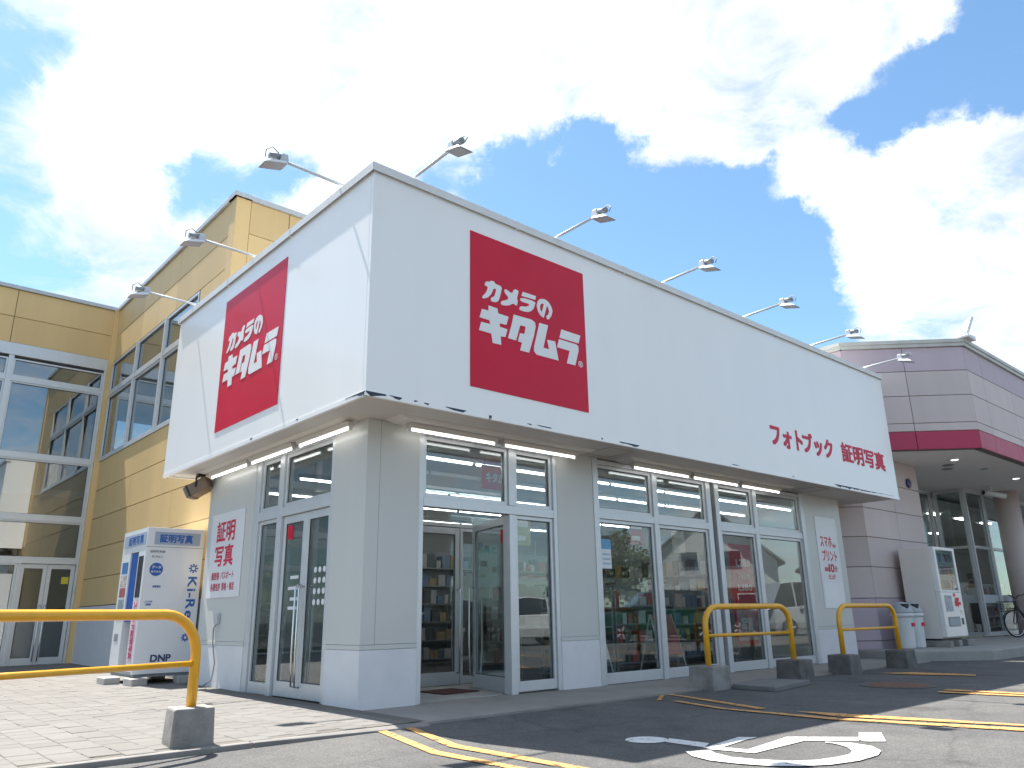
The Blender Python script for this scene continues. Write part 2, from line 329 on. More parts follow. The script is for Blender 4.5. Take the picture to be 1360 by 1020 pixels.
# text -> letters (each letter one flat mesh), laid into a box of a wall plane
GLY = {}
def glyph(ch):
    if ch in GLY: return GLY[ch]
    cu = bpy.data.curves.new('g', 'FONT'); cu.body = ch; cu.resolution_u = 4
    o = bpy.data.objects.new('g', cu); C.objects.link(o)
    dg = bpy.context.evaluated_depsgraph_get(); me = bpy.data.meshes.new_from_object(o.evaluated_get(dg))
    vs_ = [(v.co.x, v.co.y) for v in me.vertices]; fs = [list(p.vertices) for p in me.polygons]
    bpy.data.objects.remove(o); bpy.data.curves.remove(cu); bpy.data.meshes.remove(me)
    GLY[ch] = (vs_, fs); return GLY[ch]
def text(parent, s, P, u0, v0, width, height, m, bold=.03, w=.003, rot=False, mono=True, name='letter'):
    """letters fill the box (u0..u0+width, v0..v0+height); rot: turned 90 degrees clockwise, reading downwards"""
    pen = 0; lay = []
    for ch in s:
        if ch == ' ': pen += .45; continue
        vs_, fs = glyph(ch)
        if not vs_: continue
        if mono and ord(ch) > 0x2000: lay.append((pen, vs_, fs)); pen += 1.0
        else:
            x0 = min(v[0] for v in vs_); x1 = max(v[0] for v in vs_)
            lay.append((pen-x0+.04, vs_, fs)); pen += x1-x0+.13
    if not lay: return
    X0 = min(p+min(v[0] for v in vs_) for p, vs_, f in lay); X1 = max(p+max(v[0] for v in vs_) for p, vs_, f in lay)
    Y0 = min(min(v[1] for v in vs_) for p, vs_, f in lay); Y1 = max(max(v[1] for v in vs_) for p, vs_, f in lay)
    k = 0
    offs = [(0, 0)] if not bold else [(a*bold, b*bold*.8) for a in (-1, 0, 1) for b in (-1, 0, 1)]
    for p, vs_, fs in lay:
        mb = MB()
        for q, (ox, oy) in enumerate(offs):
            i = len(mb.v)
            for x, y in vs_:
                a = (x+p+ox-X0)/max(1e-6, X1-X0); b = (y+oy-Y0)/max(1e-6, Y1-Y0)
                if rot: uu, vv = u0+b*width, v0+height*(1-a)
                else: uu, vv = u0+a*width, v0+b*height
                mb.v.append(P.p(uu, vv, w+.0003*q))
            mb.f += [[i+t for t in f] for f in fs]
        mb.build(name, m, parent, recalc=False)

# ------------------------------------------------------------------ ground
def in_frame(p, margin=.06):
    q = Vector(p)-cam.matrix_world.translation; z = q.dot(dv)
    if z < .2: return False, z
    x = q.dot(r2)/z/(680/1027.05); y = q.dot(u2)/z/(510/1027.05)
    return abs(x) < 1+margin and abs(y) < 1+margin, z
gmb = MB(); gmb.v = [Vector(p) for p in ((-250,-250,0),(250,-250,0),(250,250,0),(-250,250,0))]; gmb.f = [[0,1,2,3]]
ground = struct(gmb.build('ground', m_asph))
def flat(name, poly, z, m, parent):
    mb = MB(); n = len(poly); mb.v = [Vector((x, y, z)) for x, y in poly]; mb.f = [list(range(n))]
    return mb.build(name, m, parent)
ZL = .004
# accessible-parking mark
HEAD = [(1.11+.155*math.cos(t)-.0*t, -2.2+.15*math.sin(t)) for t in [2*math.pi*i/24 for i in range(24)]]
mk = flat('parking_symbol', HEAD, ZL, m_wline, ground); mk['label'] = 'white wheelchair symbol painted on the asphalt'
for poly in ([[1.117,-2.367],[1.268,-2.278],[1.272,-2.62],[1.099,-2.703]], [[1.071,-2.71],[1.648,-2.611],[1.722,-2.716],[1.603,-2.715],[1.175,-2.785]],
             [[1.054,-2.747],[1.184,-2.815],[1.215,-2.959],[1.872,-2.862],[2.191,-3.24],[2.018,-3.321],[1.784,-3.042],[1.119,-3.065]],
             [[2.406,-3.138],[2.511,-3.256],[2.124,-3.459],[2.028,-3.353],[2.097,-3.284]]):
    ZL += .0006; flat('symbol_stroke', poly, ZL, m_wline, mk)
WO = [[.874,-2.712],[.762,-2.847],[.705,-3.024],[.731,-3.201],[.793,-3.369],[.905,-3.502],[1.069,-3.606],[1.3,-3.663],[1.558,-3.659],[1.725,-3.604],[1.862,-3.482],[1.903,-3.315],[1.831,-3.176]]
WI = [[1.013,-2.811],[.945,-2.894],[.902,-3.047],[.93,-3.203],[1.008,-3.365],[1.148,-3.469],[1.333,-3.512],[1.487,-3.516],[1.604,-3.472],[1.72,-3.383],[1.787,-3.286],[1.802,-3.224],[1.80,-3.19]]
wm = MB()
for a in WO: wm.v.append(Vector((*a, .0075)))
for a in WI: wm.v.append(Vector((*a, .0075)))
wm.f = [[k, k+1, 13+k+1, 13+k] for k in range(12)]
wm.build('symbol_wheel', m_wline, mk)
# yellow bay lines
for poly in ([[.024,-.33],[.108,-.33],[-.211,-1.495],[-.219,-2.316],[-.24,-4.2],[-.33,-4.2],[-.301,-2.262],[-.311,-1.548]],
             [[.29,-.33],[.364,-.33],[.044,-1.383],[.03,-2.583],[.02,-4.2],[-.07,-4.2],[-.06,-2.468],[-.059,-1.404]],
             [[3.669,-.32],[3.739,-.32],[3.301,-.618],[3.247,-.6]], [[3.803,-.32],[3.885,-.32],[3.326,-1.828],[3.217,-1.814]],
             [[3.289,-.748],[3.348,-.82],[3.091,-1.547],[3.076,-2.589],[3.385,-3.927],[3.6,-5],[3.45,-5],[3.231,-3.972],[2.948,-2.627],[3.013,-1.532]],
             [[3.28,-2.151],[3.347,-2.337],[3.602,-3.865],[3.8,-5],[3.7,-5],[3.51,-3.891],[3.166,-2.599]],
             [[8.12,-.708],[8.565,-1.022],[8.568,-1.86],[8.346,-1.934],[8.162,-1.185]],
             [[6.216,-2.362],[6.214,-3.114],[6.2,-5],[6.07,-5],[6.075,-3.153],[6.04,-2.378]], [[5.913,-2.393],[5.974,-3.183],[5.98,-5],[5.85,-5],[5.843,-3.22],[5.754,-2.421]]):
    ZL += .0005; flat('bay_line', poly, ZL, m_yline, ground)
for i in range(7):
    x = 9+i*2.6; flat('bay_line', [(x, -2.4), (x+.12, -2.4), (x+.12, -6.4), (x, -6.4)], .005+.0003*i, m_yline, ground)

# paved walk
def zp(y): return .040+.006*(y+.3)
walk = MB(); walk.v = [Vector((x, y, zp(y)-.006)) for x, y in ((-14,-.3),(.53,-.3),(.53,5.0),(.72,5.0),(.72,12.25),(-14,12.25))]; walk.f = [[0,1,2,3,4,5]]
walk = struct(walk.build('paved_walk', m_bed))
pm = MB(); s_ = .0982; hh = .045
pm.v = [Vector(p) for p in ((-s_,-s_,-hh),(s_,-s_,-hh),(s_,s_,-hh),(-s_,s_,-hh),(-s_,-s_,-.004),(s_,-s_,-.004),(s_,s_,-.004),(-s_,s_,-.004),(-s_+.005,-s_+.005,0),(s_-.005,-s_+.005,0),(s_-.005,s_-.005,0),(-s_+.005,s_-.005,0))]
pm.f = [[8,9,10,11]]+[[4+k, 4+(k+1) % 4, 8+(k+1) % 4, 8+k] for k in range(4)]+[[k, (k+1) % 4, 4+(k+1) % 4, 4+k] for k in range(4)]
pav_me = pm.mesh('paver', m_paver)
cells = []
rp = random.Random(3)
for i in range(-48, 3):
    for j in range(0, 63):
        x = .36-.1-.2*(1-i)+.2; x = .26+.2*i; y = -.2+.2*j+(.1 if i % 2 else 0)
        if x+.1 > .53+(.17 if y > 5.1 else 0) or y > 12.2: continue
        ok, d = in_frame((x, y, zp(y)), .25)
        cells.append((0 if ok else 1, d if d > 0 else 99, x, y))
cells.sort()
rest = MB()
for k, (_, d, x, y) in enumerate(cells):
    dz = rp.uniform(-.0022, .0022); rx, ry = rp.uniform(-.01, .01), rp.uniform(-.01, .01)
    if k < 300:
        o = bpy.data.objects.new('paver', pav_me); C.objects.link(o); o.location = (x, y, zp(y)+dz); o.rotation_euler = (rx+.006, ry, 0); o.parent = walk
    else:
        i = len(rest.v)
        for v in pm.v: rest.v.append(Vector((x+v.x, y+v.y, zp(y)+v.z+dz+ry*v.x*-1+(rx+.006)*v.y)))
        rest.f += [[i+a for a in f] for f in pm.f]
o = rest.build('pavers', m_paver, walk, recalc=False); o['kind'] = 'stuff'
# kerb stones along the walk
kb = struct(MB().box(-14, -.38, -.05, -1.02, -.302, zp(-.3)-.002).build('kerb', m_kerb, bevel=.012))
ke = MB(); ke.hexa([(-1.012,-.38,-.05),(.53,-.38,-.05),(.53,-.302,-.05),(-1.012,-.302,-.05),(-1.012,-.38,.036),(.53,-.38,.003),(.53,-.302,.030),(-1.012,-.302,.037)])
struct(ke.build('kerb_drop', m_kerb, bevel=.008))
ap = MB(); ap.v = [Vector((x, y, z)) for x, y, z in ((.53,-.30,.020),(11.2,-.26,.020),(11.2,.9,.030),(.53,.9,.030))]; ap.f = [[0,1,2,3]]
ap2 = [(.53,-.30),(11.2,-.26)]
ap.v += [Vector((.53,-.30,-.02)), Vector((11.2,-.26,-.02))]; ap.f.append([4,5,1,0])
apron = struct(ap.build('apron', m_apron))

# ------------------------------------------------------------------ the shop
A, B_ = .817, .529
FR = Pl((0, A, 0), (1, 0, 0), (0, -1, 0)); LE = Pl((B_, 0, 0), (0, 1, 0), (-1, 0, 0)); LET = Pl((B_, 0, 0), (0, -1, 0), (-1, 0, 0))
FF = Pl((0, 0, 0), (1, 0, 0), (0, -1, 0)); FL = Pl((0, 0, 0), (0, 1, 0), (-1, 0, 0)); FLT = Pl((0, 0, 0), (0, -1, 0), (-1, 0, 0))
ZB, ZT, LX, WY, ZS = 2.885, 5.30, 11.63, 5.56, 2.90
shop = thing('camera_shop', 'white shop building with red square signs on its boxy upper fascia', 'shop', (LX/2, 2.6, 0))
def part(mb, name, m, parent=None, **k): return mb.build(name, m, parent or shop, **k)
# upper box
part(MB().box(0, 0, ZB, LX, .05, ZT), 'fascia_panel', m_fascia, bevel=.004)
part(MB().box(0, .0515, ZB, .05, WY, ZT), 'fascia_panel', m_fascia, bevel=.004)
part(MB().box(LX-.05, .0515, ZB, LX-.001, WY, ZT), 'fascia_panel', m_fascia, bevel=.004)
part(MB().box(.0515, WY-.05, ZB, LX-.0515, WY-.001, ZT), 'fascia_panel', m_fascia)
part(MB().box(.0515, .0515, ZT-.5, LX-.0515, WY-.0515, ZT-.44), 'flat_roof', m_coping)
# coping lengths with joints
for (P, n, L, s0) in ((FF, 6, LX, 0), (FL, 3, WY, 0)):
    for k in range(n):
        a, b = L*k/n, L*(k+1)/n
        if k == 0: a -= .032
        mb = MB().pbox(P, a+.002, b-.002, ZT+.001, ZT+.04, -.09, .032); mb.pbox(P, a+.002, b-.002, ZT-.05, ZT+.0405, .0305, .0345)
        part(mb, 'coping', m_coping)
        mb = MB().pbox(P, b-.02, b+.02, ZT-.052, ZT+.045, -.092, .0375); part(mb, 'coping_joint', m_coping)
# bottom drip edge and patches where the white film has peeled off
part(MB().pbox(FF, -.006, LX+.006, ZB-.016, ZB+.03, -.03, .006), 'drip_edge', m_fascia)
part(MB().pbox(FL, .012, WY, ZB-.016, ZB+.03, -.03, .006), 'drip_edge', m_fascia)
rg = random.Random(11)
def chip(P, u0, u1, v0, h, w=.0075, n=None, taper=0):
    n = n or max(4, int((u1-u0)/.05)); top = []; bot = []
    for i in range(n+1):
        t = i/n; u = u0+(u1-u0)*t
        f = (.35+.65*rg.random())*(1 if 0 < i < n else .4)
        if taper: f *= (1-t) if taper > 0 else t
        top.append((u, v0)); bot.append((u+rg.uniform(-.008, .008), v0-h*max(.12, f)))
    part(MB().prism(P, top+bot[::-1], .0005, w), 'peeled_patch', m_peel)
ZC = ZB+.028
chip(FF, 0.0, .22, ZC, .05); chip(FF, .26, .40, ZC, .03); chip(FF, .55, .58, ZC, .03); chip(FF, .66, .72, ZC-.005, .02); chip(FF, .93, 1.20, ZC, .028)
chip(FF, 1.5, 1.54, ZC, .055); chip(FF, 2.05, 2.12, ZC-.004, .02); chip(FF, 2.2, 2.42, ZC, .028); chip(FF, 3.26, 3.29, ZC, .03); chip(FF, 3.6, 3.98, ZC, .035)
chip(FF, 6.05, 6.25, ZC, .03, taper=1); chip(FF, 7.7, 7.78, ZC, .02); chip(FF, 9.1, 10.0, ZC+.012, .045); chip(FF, 10.0, 11.4, ZC+.006, .03, taper=1)
chip(FL, .0, .36, ZC, .05, taper=1); chip(FL, 2.5, 2.55, ZC, .03); chip(FL, 1.35, 1.4, ZC, .02)
# soffit, hatches
part(MB().box(.03, .03, ZS, LX-.03, 1.1, ZS+.02), 'soffit', m_soffit)
part(MB().box(.03, 1.1, ZS, 1.0, WY-.03, ZS+.0205), 'soffit', m_soffit)
part(MB().box(10.7, 1.1, ZS, LX-.03, WY-.03, ZS+.0205), 'soffit', m_soffit)
for x in (3.72, 8.95):
    mb = MB()
    for (a, b, c, d) in ((x, .25, x+.46, .256), (x, .704, x+.46, .71), (x, .256, x+.006, .704), (x+.454, .256, x+.46, .704)): mb.box(a, b, ZS-.003, c, d, ZS+.001)
    part(mb, 'soffit_hatch', m_groove)
# wall piers: upper panel, trim band, plinth (each piece a part)
def pier(P, u0, u1, depth, trim_ext=0, base=.0):
    part(MB().pbox(P, u0, u1, .62, ZS, -depth, 0), 'wall_panel', m_panel, bevel=.004)
    part(MB().pbox(P, u0-.001, u1+.001, .575, .618, -depth, .006), 'trim_band', m_panel, bevel=.002)
    part(MB().pbox(P, u0, u1, base, .573, -depth, .003), 'plinth', m_plinth, bevel=.004)
# corner pier (solid)
part(MB().box(B_, A, .62, 1.2, 1.5, ZS), 'wall_panel', m_panel, bevel=.006)
part(MB().box(B_-.006, A-.006, .575, 1.201, 1.501, .618), 'trim_band', m_panel, bevel=.003)
part(MB().box(B_-.003, A-.003, .0, 1.2, 1.5, .573), 'plinth', m_plinth, bevel=.006)
part(MB().pbox(FR, B_+.165, B_+.168, .62, ZS, -.002, .001), 'panel_joint', m_groove)
pier(FR, 3.30, 3.97, .22); pier(FR, 9.47, 10.82, .22)
part(MB().box(10.60, A+.221, 0, 10.82, 2.6, ZS), 'wall_panel', m_panel)
pier(LE, 3.53, 4.99, .17)
part(MB().box(B_+.001, 4.992, 0, .70, 5.06, ZS), 'wall_panel', m_panel)

def cell(P, u0, u1, v0, v1, fw=.045, w0=-.10, w1=-.03, gl=m_glass, parent=None, sill=None):
    """one glazed light: aluminium frame + its pane"""
    mb = MB(); s2 = sill or fw
    mb.pbox(P, u0, u0+fw, v0, v1, w0, w1); mb.pbox(P, u1-fw, u1, v0, v1, w0, w1)
    mb.pbox(P, u0+fw, u1-fw, v0, v0+s2, w0, w1-.001); mb.pbox(P, u0+fw, u1-fw, v1-fw, v1, w0, w1-.001)
    f = mb.build('window', m_alu, parent or shop, bevel=.003)
    MB().pbox(P, u0+fw-.008, u1-fw+.008, v0+s2-.008, v1-fw+.008, (w0+w1)/2-.004, (w0+w1)/2+.004).build('pane', gl, f)
    g = MB(); mid = (w0+w1)/2+.006
    for q in ((u0+fw, u0+fw+.007, v0+s2, v1-fw), (u1-fw-.007, u1-fw, v0+s2, v1-fw), (u0+fw+.007, u1-fw-.007, v0+s2, v0+s2+.007), (u0+fw+.007, u1-fw-.007, v1-fw-.007, v1-fw)): g.pbox(P, q[0], q[1], q[2], q[3], mid, mid+.008)
    g.build('gasket', m_alu_d, f)
    return f
def bar(P, u0, u1, v0, v1, w0=-.13, w1=-.005, name='mullion', m=None): return part(MB().pbox(P, u0, u1, v0, v1, w0, w1), name, m or m_alu, bevel=.003)
def leaf(P, u0, u1, v0, v1, hside, parent=None, w0=-.085, w1=-.04, sticker=True, handle=True):
    """glazed door leaf with pull handle"""
    st = .075; mb = MB()
    mb.pbox(P, u0, u0+st, v0, v1, w0, w1); mb.pbox(P, u1-st, u1, v0, v1, w0, w1)
    mb.pbox(P, u0+st, u1-st, v0, v0+.16, w0, w1-.001); mb.pbox(P, u0+st, u1-st, v1-.09, v1, w0, w1-.001)
    f = mb.build('door', m_alu, parent or shop, bevel=.004)
    MB().pbox(P, u0+st-.008, u1-st+.008, v0+.152, v1-.082, (w0+w1)/2-.004, (w0+w1)/2+.004).build('pane', m_glass, f)
    g = MB(); mid = (w0+w1)/2+.006
    for q in ((u0+st, u0+st+.008, v0+.16, v1-.09), (u1-st-.008, u1-st, v0+.16, v1-.09), (u0+st+.008, u1-st-.008, v0+.16, v0+.168), (u0+st+.008, u1-st-.008, v1-.098, v1-.09)): g.pbox(P, *q, mid, mid+.008)
    g.build('gasket', m_alu_d, f)
    if handle:
        hu = u0+.04 if hside < 0 else u1-.04
        for sgn in (1, -1):
            wb = w1 if sgn > 0 else w0
            h = MB().tube([P.p(hu, 1.22, wb), P.p(hu, 1.24, wb+.05*sgn), P.p(hu, 1.2, wb+.065*sgn), P.p(hu, .5, wb+.065*sgn), P.p(hu, .18, wb+.05*sgn), P.p(hu, .17, wb)], .011, 8)
            h.build('handle', m_steel, f, smooth=True)
    return f
# front entrance bay  x 1.20 .. 3.30
bar(FR, 1.20, 1.26, .03, ZS-.02, name='jamb'); bar(FR, 3.24, 3.30, .03, ZS-.02, name='jamb')
bar(FR, 1.262, 3.238, 2.03, 2.13, name='transom'); bar(FR, 1.262, 3.238, 2.82, 2.878, -.13, -.006, name='head')
bar(FR, 2.50, 2.60, .03, 2.028, name='door_post'); bar(FR, 2.50, 2.60, 2.132, 2.818, name='mullion')
cell(FR, 1.262, 2.498, 2.132, 2.818); cell(FR, 2.602, 3.238, 2.132, 2.818)
cell(FR, 2.602, 3.238, .05, 2.028, sill=.11)
# right leaf swung inwards, left leaf swung inwards too
OD = Pl((2.50, A+.09, 0), (.27, .96, 0), (-.96, .27, 0))
f = leaf(OD, 0.0, 1.08, .035, 2.02, 1)
MB().pbox(OD, .10, .24, 1.72, 1.88, -.058, -.052).build('red_sticker', m_red, f)
OD2 = Pl((1.27, A+.09, 0), (-.12, .99, 0), (.99, .12, 0))
leaf(OD2, 0, 1.08, .035, 2.02, 1)
# inner lobby screen
IN = Pl((0, 2.45, 0), (1, 0, 0), (0, -1, 0))
leaf(IN, 1.86, 3.05, .03, 2.05, 1); cell(IN, 3.055, 3.9, .03, 2.05, sill=.1)
cell(IN, 1.21, 1.85, .03, 2.6, sill=.1); cell(IN, 1.852, 3.9, 2.06, 2.6)
part(MB().pbox(IN, 1.2, 3.9, 2.602, 2.79, -.1, -.02), 'lobby_header', m_int)
# show window bay x 3.97 .. 9.47
bar(FR, 3.97, 4.07, .03, ZS-.005, -.13, .012, name='jamb'); bar(FR, 9.36, 9.47, .03, ZS-.005, -.13, .012, name='jamb')
bar(FR, 4.072, 9.358, 2.82, 2.878, -.13, -.006, name='head')
us = [4.072, 5.24, 5.33, 6.55, 6.86, 7.86, 7.96, 9.358]
bar(FR, 5.24, 5.33, .03, 2.818); bar(FR, 7.86, 7.96, .03, 2.818)
bar(FR, 6.55, 6.66, .03, 2.818); bar(FR, 6.75, 6.86, .03, 2.818, -.13, .012); part(MB().pbox(FR, 6.662, 6.748, .03, 2.818, -.14, -.06), 'post', m_alu_d)
for (a, b) in ((4.072, 5.238), (5.332, 6.548), (6.862, 7.858), (7.962, 9.358)):
    bar(FR, a, b, 2.09, 2.19, name='transom'); cell(FR, a+.001, b-.001, 2.192, 2.818); cell(FR, a+.001, b-.001, .035, 2.088, sill=.13)
# side doors  y 1.50 .. 3.53
bar(LE, 1.50, 1.56, .045, ZS-.005, name='jamb'); bar(LE, 3.40, 3.53, .045, ZS-.005, name='jamb'); bar(LE, 2.74, 2.86, .045, 2.878, name='mullion')
bar(LE, 1.562, 2.738, 2.06, 2.17, name='transom'); bar(LE, 2.862, 3.398, 2.06, 2.17, name='transom')
bar(LE, 1.562, 2.738, 2.82, 2.878, -.13, -.006, name='head'); bar(LE, 2.862, 3.398, 2.82, 2.878, -.13, -.006, name='head')
cell(LE, 1.562, 2.738, 2.172, 2.818); cell(LE, 2.862, 3.398, 2.172, 2.818); cell(LE, 2.862, 3.398, .05, 2.058, sill=.13)
f1 = leaf(LE, 1.565, 2.148, .055, 2.055, 1); f2 = leaf(LE, 2.152, 2.735, .055, 2.055, -1)
MB().pbox(LE, 2.50, 2.64, 1.78, 1.94, -.058, -.052).build('red_sticker', m_red, f2)
for r_ in range(4):
    for c_ in range(3):
        u = 1.70+c_*.10; v = 1.05+r_*.115
        MB().prism(LE, [(u+.032*math.cos(a), v+.032*math.sin(a)) for a in [2*math.pi*q/16 for q in range(16)]], -.058, -.054).build('lens_sticker', m_board, f1)
for v, w in ((1.32, .20), (1.20, .24), (1.08, .18), (.98, .22)): MB().pbox(LE, 2.30, 2.30+w, v, v+.035, -.058, -.055).build('print_strip', m_board, f2)
# interior shell
part(MB().box(.72, 1.0, .010, 10.6, 9.0, .028), 'floor', m_floor_i)
part(MB().box(.72, .98, 2.80, 10.6, 9.0, 2.86), 'ceiling', m_ceil)
part(MB().box(.72, 9.0, 0, 10.6, 9.1, 2.86), 'back_wall', m_int)
part(MB().box(10.602, 2.602, 0, 10.7, 9.0, 2.86), 'side_wall', m_int)
part(MB().box(.72, 5.1, 0, .80, 8.999, 2.79), 'side_wall', m_int)
part(MB().box(1.2, A+.14, .012, 3.3, 2.4, .033), 'threshold', m_conc_lt)

# logo signs
LOGO = {'ka': [(0.1192, 0.6911), (0.1509, 0.6945), (0.1583, 0.7064), (0.1913, 0.7077), (0.1911, 0.6945), (0.2509, 0.693), (0.2427, 0.6516), (0.2296, 0.6071), (0.2169, 0.5834), (0.197, 0.5708), (0.1555, 0.5702), (0.1631, 0.5972), (0.1852, 0.6052), (0.1953, 0.6303), (0.2041, 0.6634), (0.1809, 0.6597), (0.1708, 0.6317), (0.1534, 0.6046), (0.129, 0.5819), (0.0881, 0.568), (0.0954, 0.5888), (0.1147, 0.6081), (0.1294, 0.6324), (0.1369, 0.6608), (0.1079, 0.6594)], 'me': [(0.276, 0.6876), (0.335, 0.6646), (0.3503, 0.7043), (0.3907, 0.7043), (0.3848, 0.6783), (0.3737, 0.6461), (0.3821, 0.6275), (0.3724, 0.591), (0.344, 0.605), (0.3119, 0.5821), (0.2764, 0.5707), (0.2365, 0.5675), (0.2458, 0.5952), (0.277, 0.6056), (0.3103, 0.6289), (0.2669, 0.6603)], 'ra1': [(0.4258, 0.7052), (0.5421, 0.7066), (0.5342, 0.6788), (0.4144, 0.6739)], 'ra2': [(0.4074, 0.6636), (0.5364, 0.6667), (0.5302, 0.6417), (0.5157, 0.6083), (0.4829, 0.581), (0.4458, 0.5727), (0.3895, 0.5723), (0.4022, 0.6017), (0.4467, 0.6071), (0.4789, 0.624), (0.4819, 0.6365), (0.3993, 0.633)], 'ki': [(0.1409, 0.5366), (0.2109, 0.5346), (0.2174, 0.5039), (0.3015, 0.5025), (0.2835, 0.4451), (0.2276, 0.4416), (0.2287, 0.4193), (0.2914, 0.4164), (0.2729, 0.3614), (0.2347, 0.3592), (0.2393, 0.3036), (0.1711, 0.3014), (0.1608, 0.3586), (0.0647, 0.3588), (0.0828, 0.4153), (0.1533, 0.4177), (0.1468, 0.4412), (0.0697, 0.4424), (0.088, 0.5003), (0.1392, 0.5024)], 'ta': [(0.3448, 0.529), (0.4973, 0.5325), (0.527, 0.521), (0.532, 0.4929), (0.5165, 0.4308), (0.4696, 0.304), (0.3941, 0.3028), (0.4114, 0.3576), (0.3768, 0.3583), (0.3948, 0.4166), (0.4334, 0.42), (0.4451, 0.4718), (0.3983, 0.4703), (0.3611, 0.3604), (0.2939, 0.3607), (0.3277, 0.4604)], 'mu': [(0.5665, 0.5278), (0.6434, 0.5288), (0.5955, 0.3644), (0.6468, 0.3659), (0.6316, 0.427), (0.704, 0.4318), (0.7296, 0.3057), (0.5347, 0.3049), (0.513, 0.3231), (0.514, 0.355)], 'Ra1': [(0.7664, 0.5303), (0.9462, 0.5283), (0.926, 0.4684), (0.745, 0.4675)], 'Ra2': [(0.7406, 0.4563), (0.9022, 0.4569), (0.9223, 0.4461), (0.923, 0.4159), (0.8854, 0.3054), (0.8063, 0.304), (0.8376, 0.3959), (0.7204, 0.3963)]}
NO_RING = [(.602,.6735),(.585,.661),(.575,.6365),(.5797,.6164),(.5903,.6098)]
NO_OUT = [(0.5976, 0.7032), (0.6281, 0.7062), (0.6581, 0.6927), (0.6794, 0.6681), (0.6894, 0.6405), (0.6766, 0.6028), (0.6532, 0.5734), (0.6365, 0.5705), (0.6302, 0.5911), (0.649, 0.6065), (0.6571, 0.6279), (0.6509, 0.6542), (0.6403, 0.6664), (0.6311, 0.6426), (0.6186, 0.6052), (0.6064, 0.5723), (0.5920, 0.5762), (0.5912, 0.6105), (0.61, 0.667), (0.602, 0.6735), (0.5823, 0.6597), (0.575, 0.6365), (0.5797, 0.6164), (0.5895, 0.6105), (0.5895, 0.577), (0.5768, 0.5818), (0.556, 0.6061), (0.5464, 0.6417), (0.5556, 0.6739), (0.5726, 0.6935)]
def smooth_poly(pts, it=1):
    for _ in range(it):
        q = []
        for i in range(len(pts)):
            a, b = pts[i], pts[(i+1) % len(pts)]
            q += [(a[0]*.75+b[0]*.25, a[1]*.75+b[1]*.25), (a[0]*.25+b[0]*.75, a[1]*.25+b[1]*.75)]
        pts = q
    return pts
def logo(P, u0, label):
    SW, SZ = 1.8175, 3.1908
    sp = part(MB().pbox(P, u0, u0+SW, SZ, SZ+SW, .0005, .006), 'sign_panel', m_red); sp['label'] = label
    for grp in (('ka',), ('me',), ('ra1', 'ra2'), ('no',), ('ki',), ('ta',), ('mu',), ('Ra1', 'Ra2')):
        mb = MB()
        for g in grp:
            poly = NO_OUT if g == 'no' else LOGO[g]
            if g in ('ka', 'me', 'ra2'): poly = smooth_poly(poly, 1)
            mb.prism(P, [(u0+x*SW, SZ+y*SW) for x, y in poly], .0065, .010)
        mb.build('letter', m_white, sp)
    text(sp, '®', P, u0+.917*SW, SZ+.303*SW, .042*SW, .042*SW, m_white, bold=.012, w=.0065, name='registered_mark')
logo(FF, 1.2478, 'red square sign with white katakana lettering on the long front')
logo(FLT, -(1.8956+1.8175), 'red square sign with white katakana lettering on the short side')
text(shop, 'フォト', FF, 7.22, 3.36, .95, .32, m_redtxt, bold=.045, w=.002); text(shop, 'ブック', FF, 8.2, 3.36, .99, .33, m_redtxt, bold=.045, w=.002)
text(shop, '証明写真', FF, 9.53, 3.37, 1.68, .33, m_redtxt, bold=.038, w=.002)

# ------------------------------------------------------------------ wall signs on the shop
sgn = thing('wall_sign', 'white board with red photo lettering on grey wall beside the side doors', 'sign', LE.p(4.3, 1.16, .01), group='boards on the shop walls')
MB().pbox(LET, -4.86, -3.77, 1.165, 2.285, .002, .012).build('board', m_board, sgn, bevel=.002)
text(sgn, '証明', LET, -4.66, 1.90, .60, .27, m_redtxt, bold=.028, w=.0125); text(sgn, '写真', LET, -4.66, 1.575, .60, .27, m_redtxt, bold=.028, w=.0125)
text(sgn, '履歴書 パスポート', LET, -4.72, 1.40, .74, .10, m_redtxt, bold=.02, w=.0125); text(sgn, '各種免許 資格・検定', LET, -4.72, 1.255, .78, .10, m_redtxt, bold=.02, w=.0125)
sgn = thing('wall_sign', 'tall white board with red smartphone print lettering at far end of the front', 'sign', FR.p(10.2, .9, .01), group='boards on the shop walls')
MB().pbox(FR, 9.82, 10.60, .92, 2.52, .002, .010).build('board', m_board, sgn, bevel=.002)
MB().pbox(FR, 9.86, 10.58, .93, 1.36, .0105, .0125).build('blank_sheet', mat('sheet_white', (.80, .80, .80), .4), sgn)
text(sgn, 'スマホ', FR, 9.93, 1.99, .42, .19, m_redtxt, bold=.022, w=.0105); text(sgn, 'de', FR, 10.37, 1.99, .12, .07, m_redtxt, bold=.02, w=.0105)
text(sgn, 'プリント', FR, 9.95, 1.74, .53, .19, m_redtxt, bold=.022, w=.0105)
text(sgn, '最短', FR, 9.97, 1.555, .15, .075, m_redtxt, bold=.02, w=.0105); text(sgn, '10', FR, 10.13, 1.545, .19, .14, m_redtxt, bold=.03, w=.0105, mono=False); text(sgn, '分', FR, 10.34, 1.555, .10, .10, m_redtxt, bold=.03, w=.0105)
text(sgn, '仕上げ', FR, 10.08, 1.42, .25, .085, m_redtxt, bold=.02, w=.0105)
# small blue notice in the show window
o = thing('window_notice', 'small blue and white notice stuck on the first show window pane', 'notice', (4.2, A+.06, 1.5))
MB().box(4.14, A+.053, 1.45, 4.33, A+.0555, 1.83).build('sheet', m_board, o)
MB().box(4.14, A+.052, 1.70, 4.33, A+.0529, 1.83).build('blue_heading', mat('notice_blue', (.12, .33, .55), .4), o)
for k in range(3): MB().box(4.16, A+.052, 1.50+.06*k, 4.31, A+.0529, 1.525+.06*k).build('print_line', mat('notice_pale', (.35, .5, .62), .5), o)

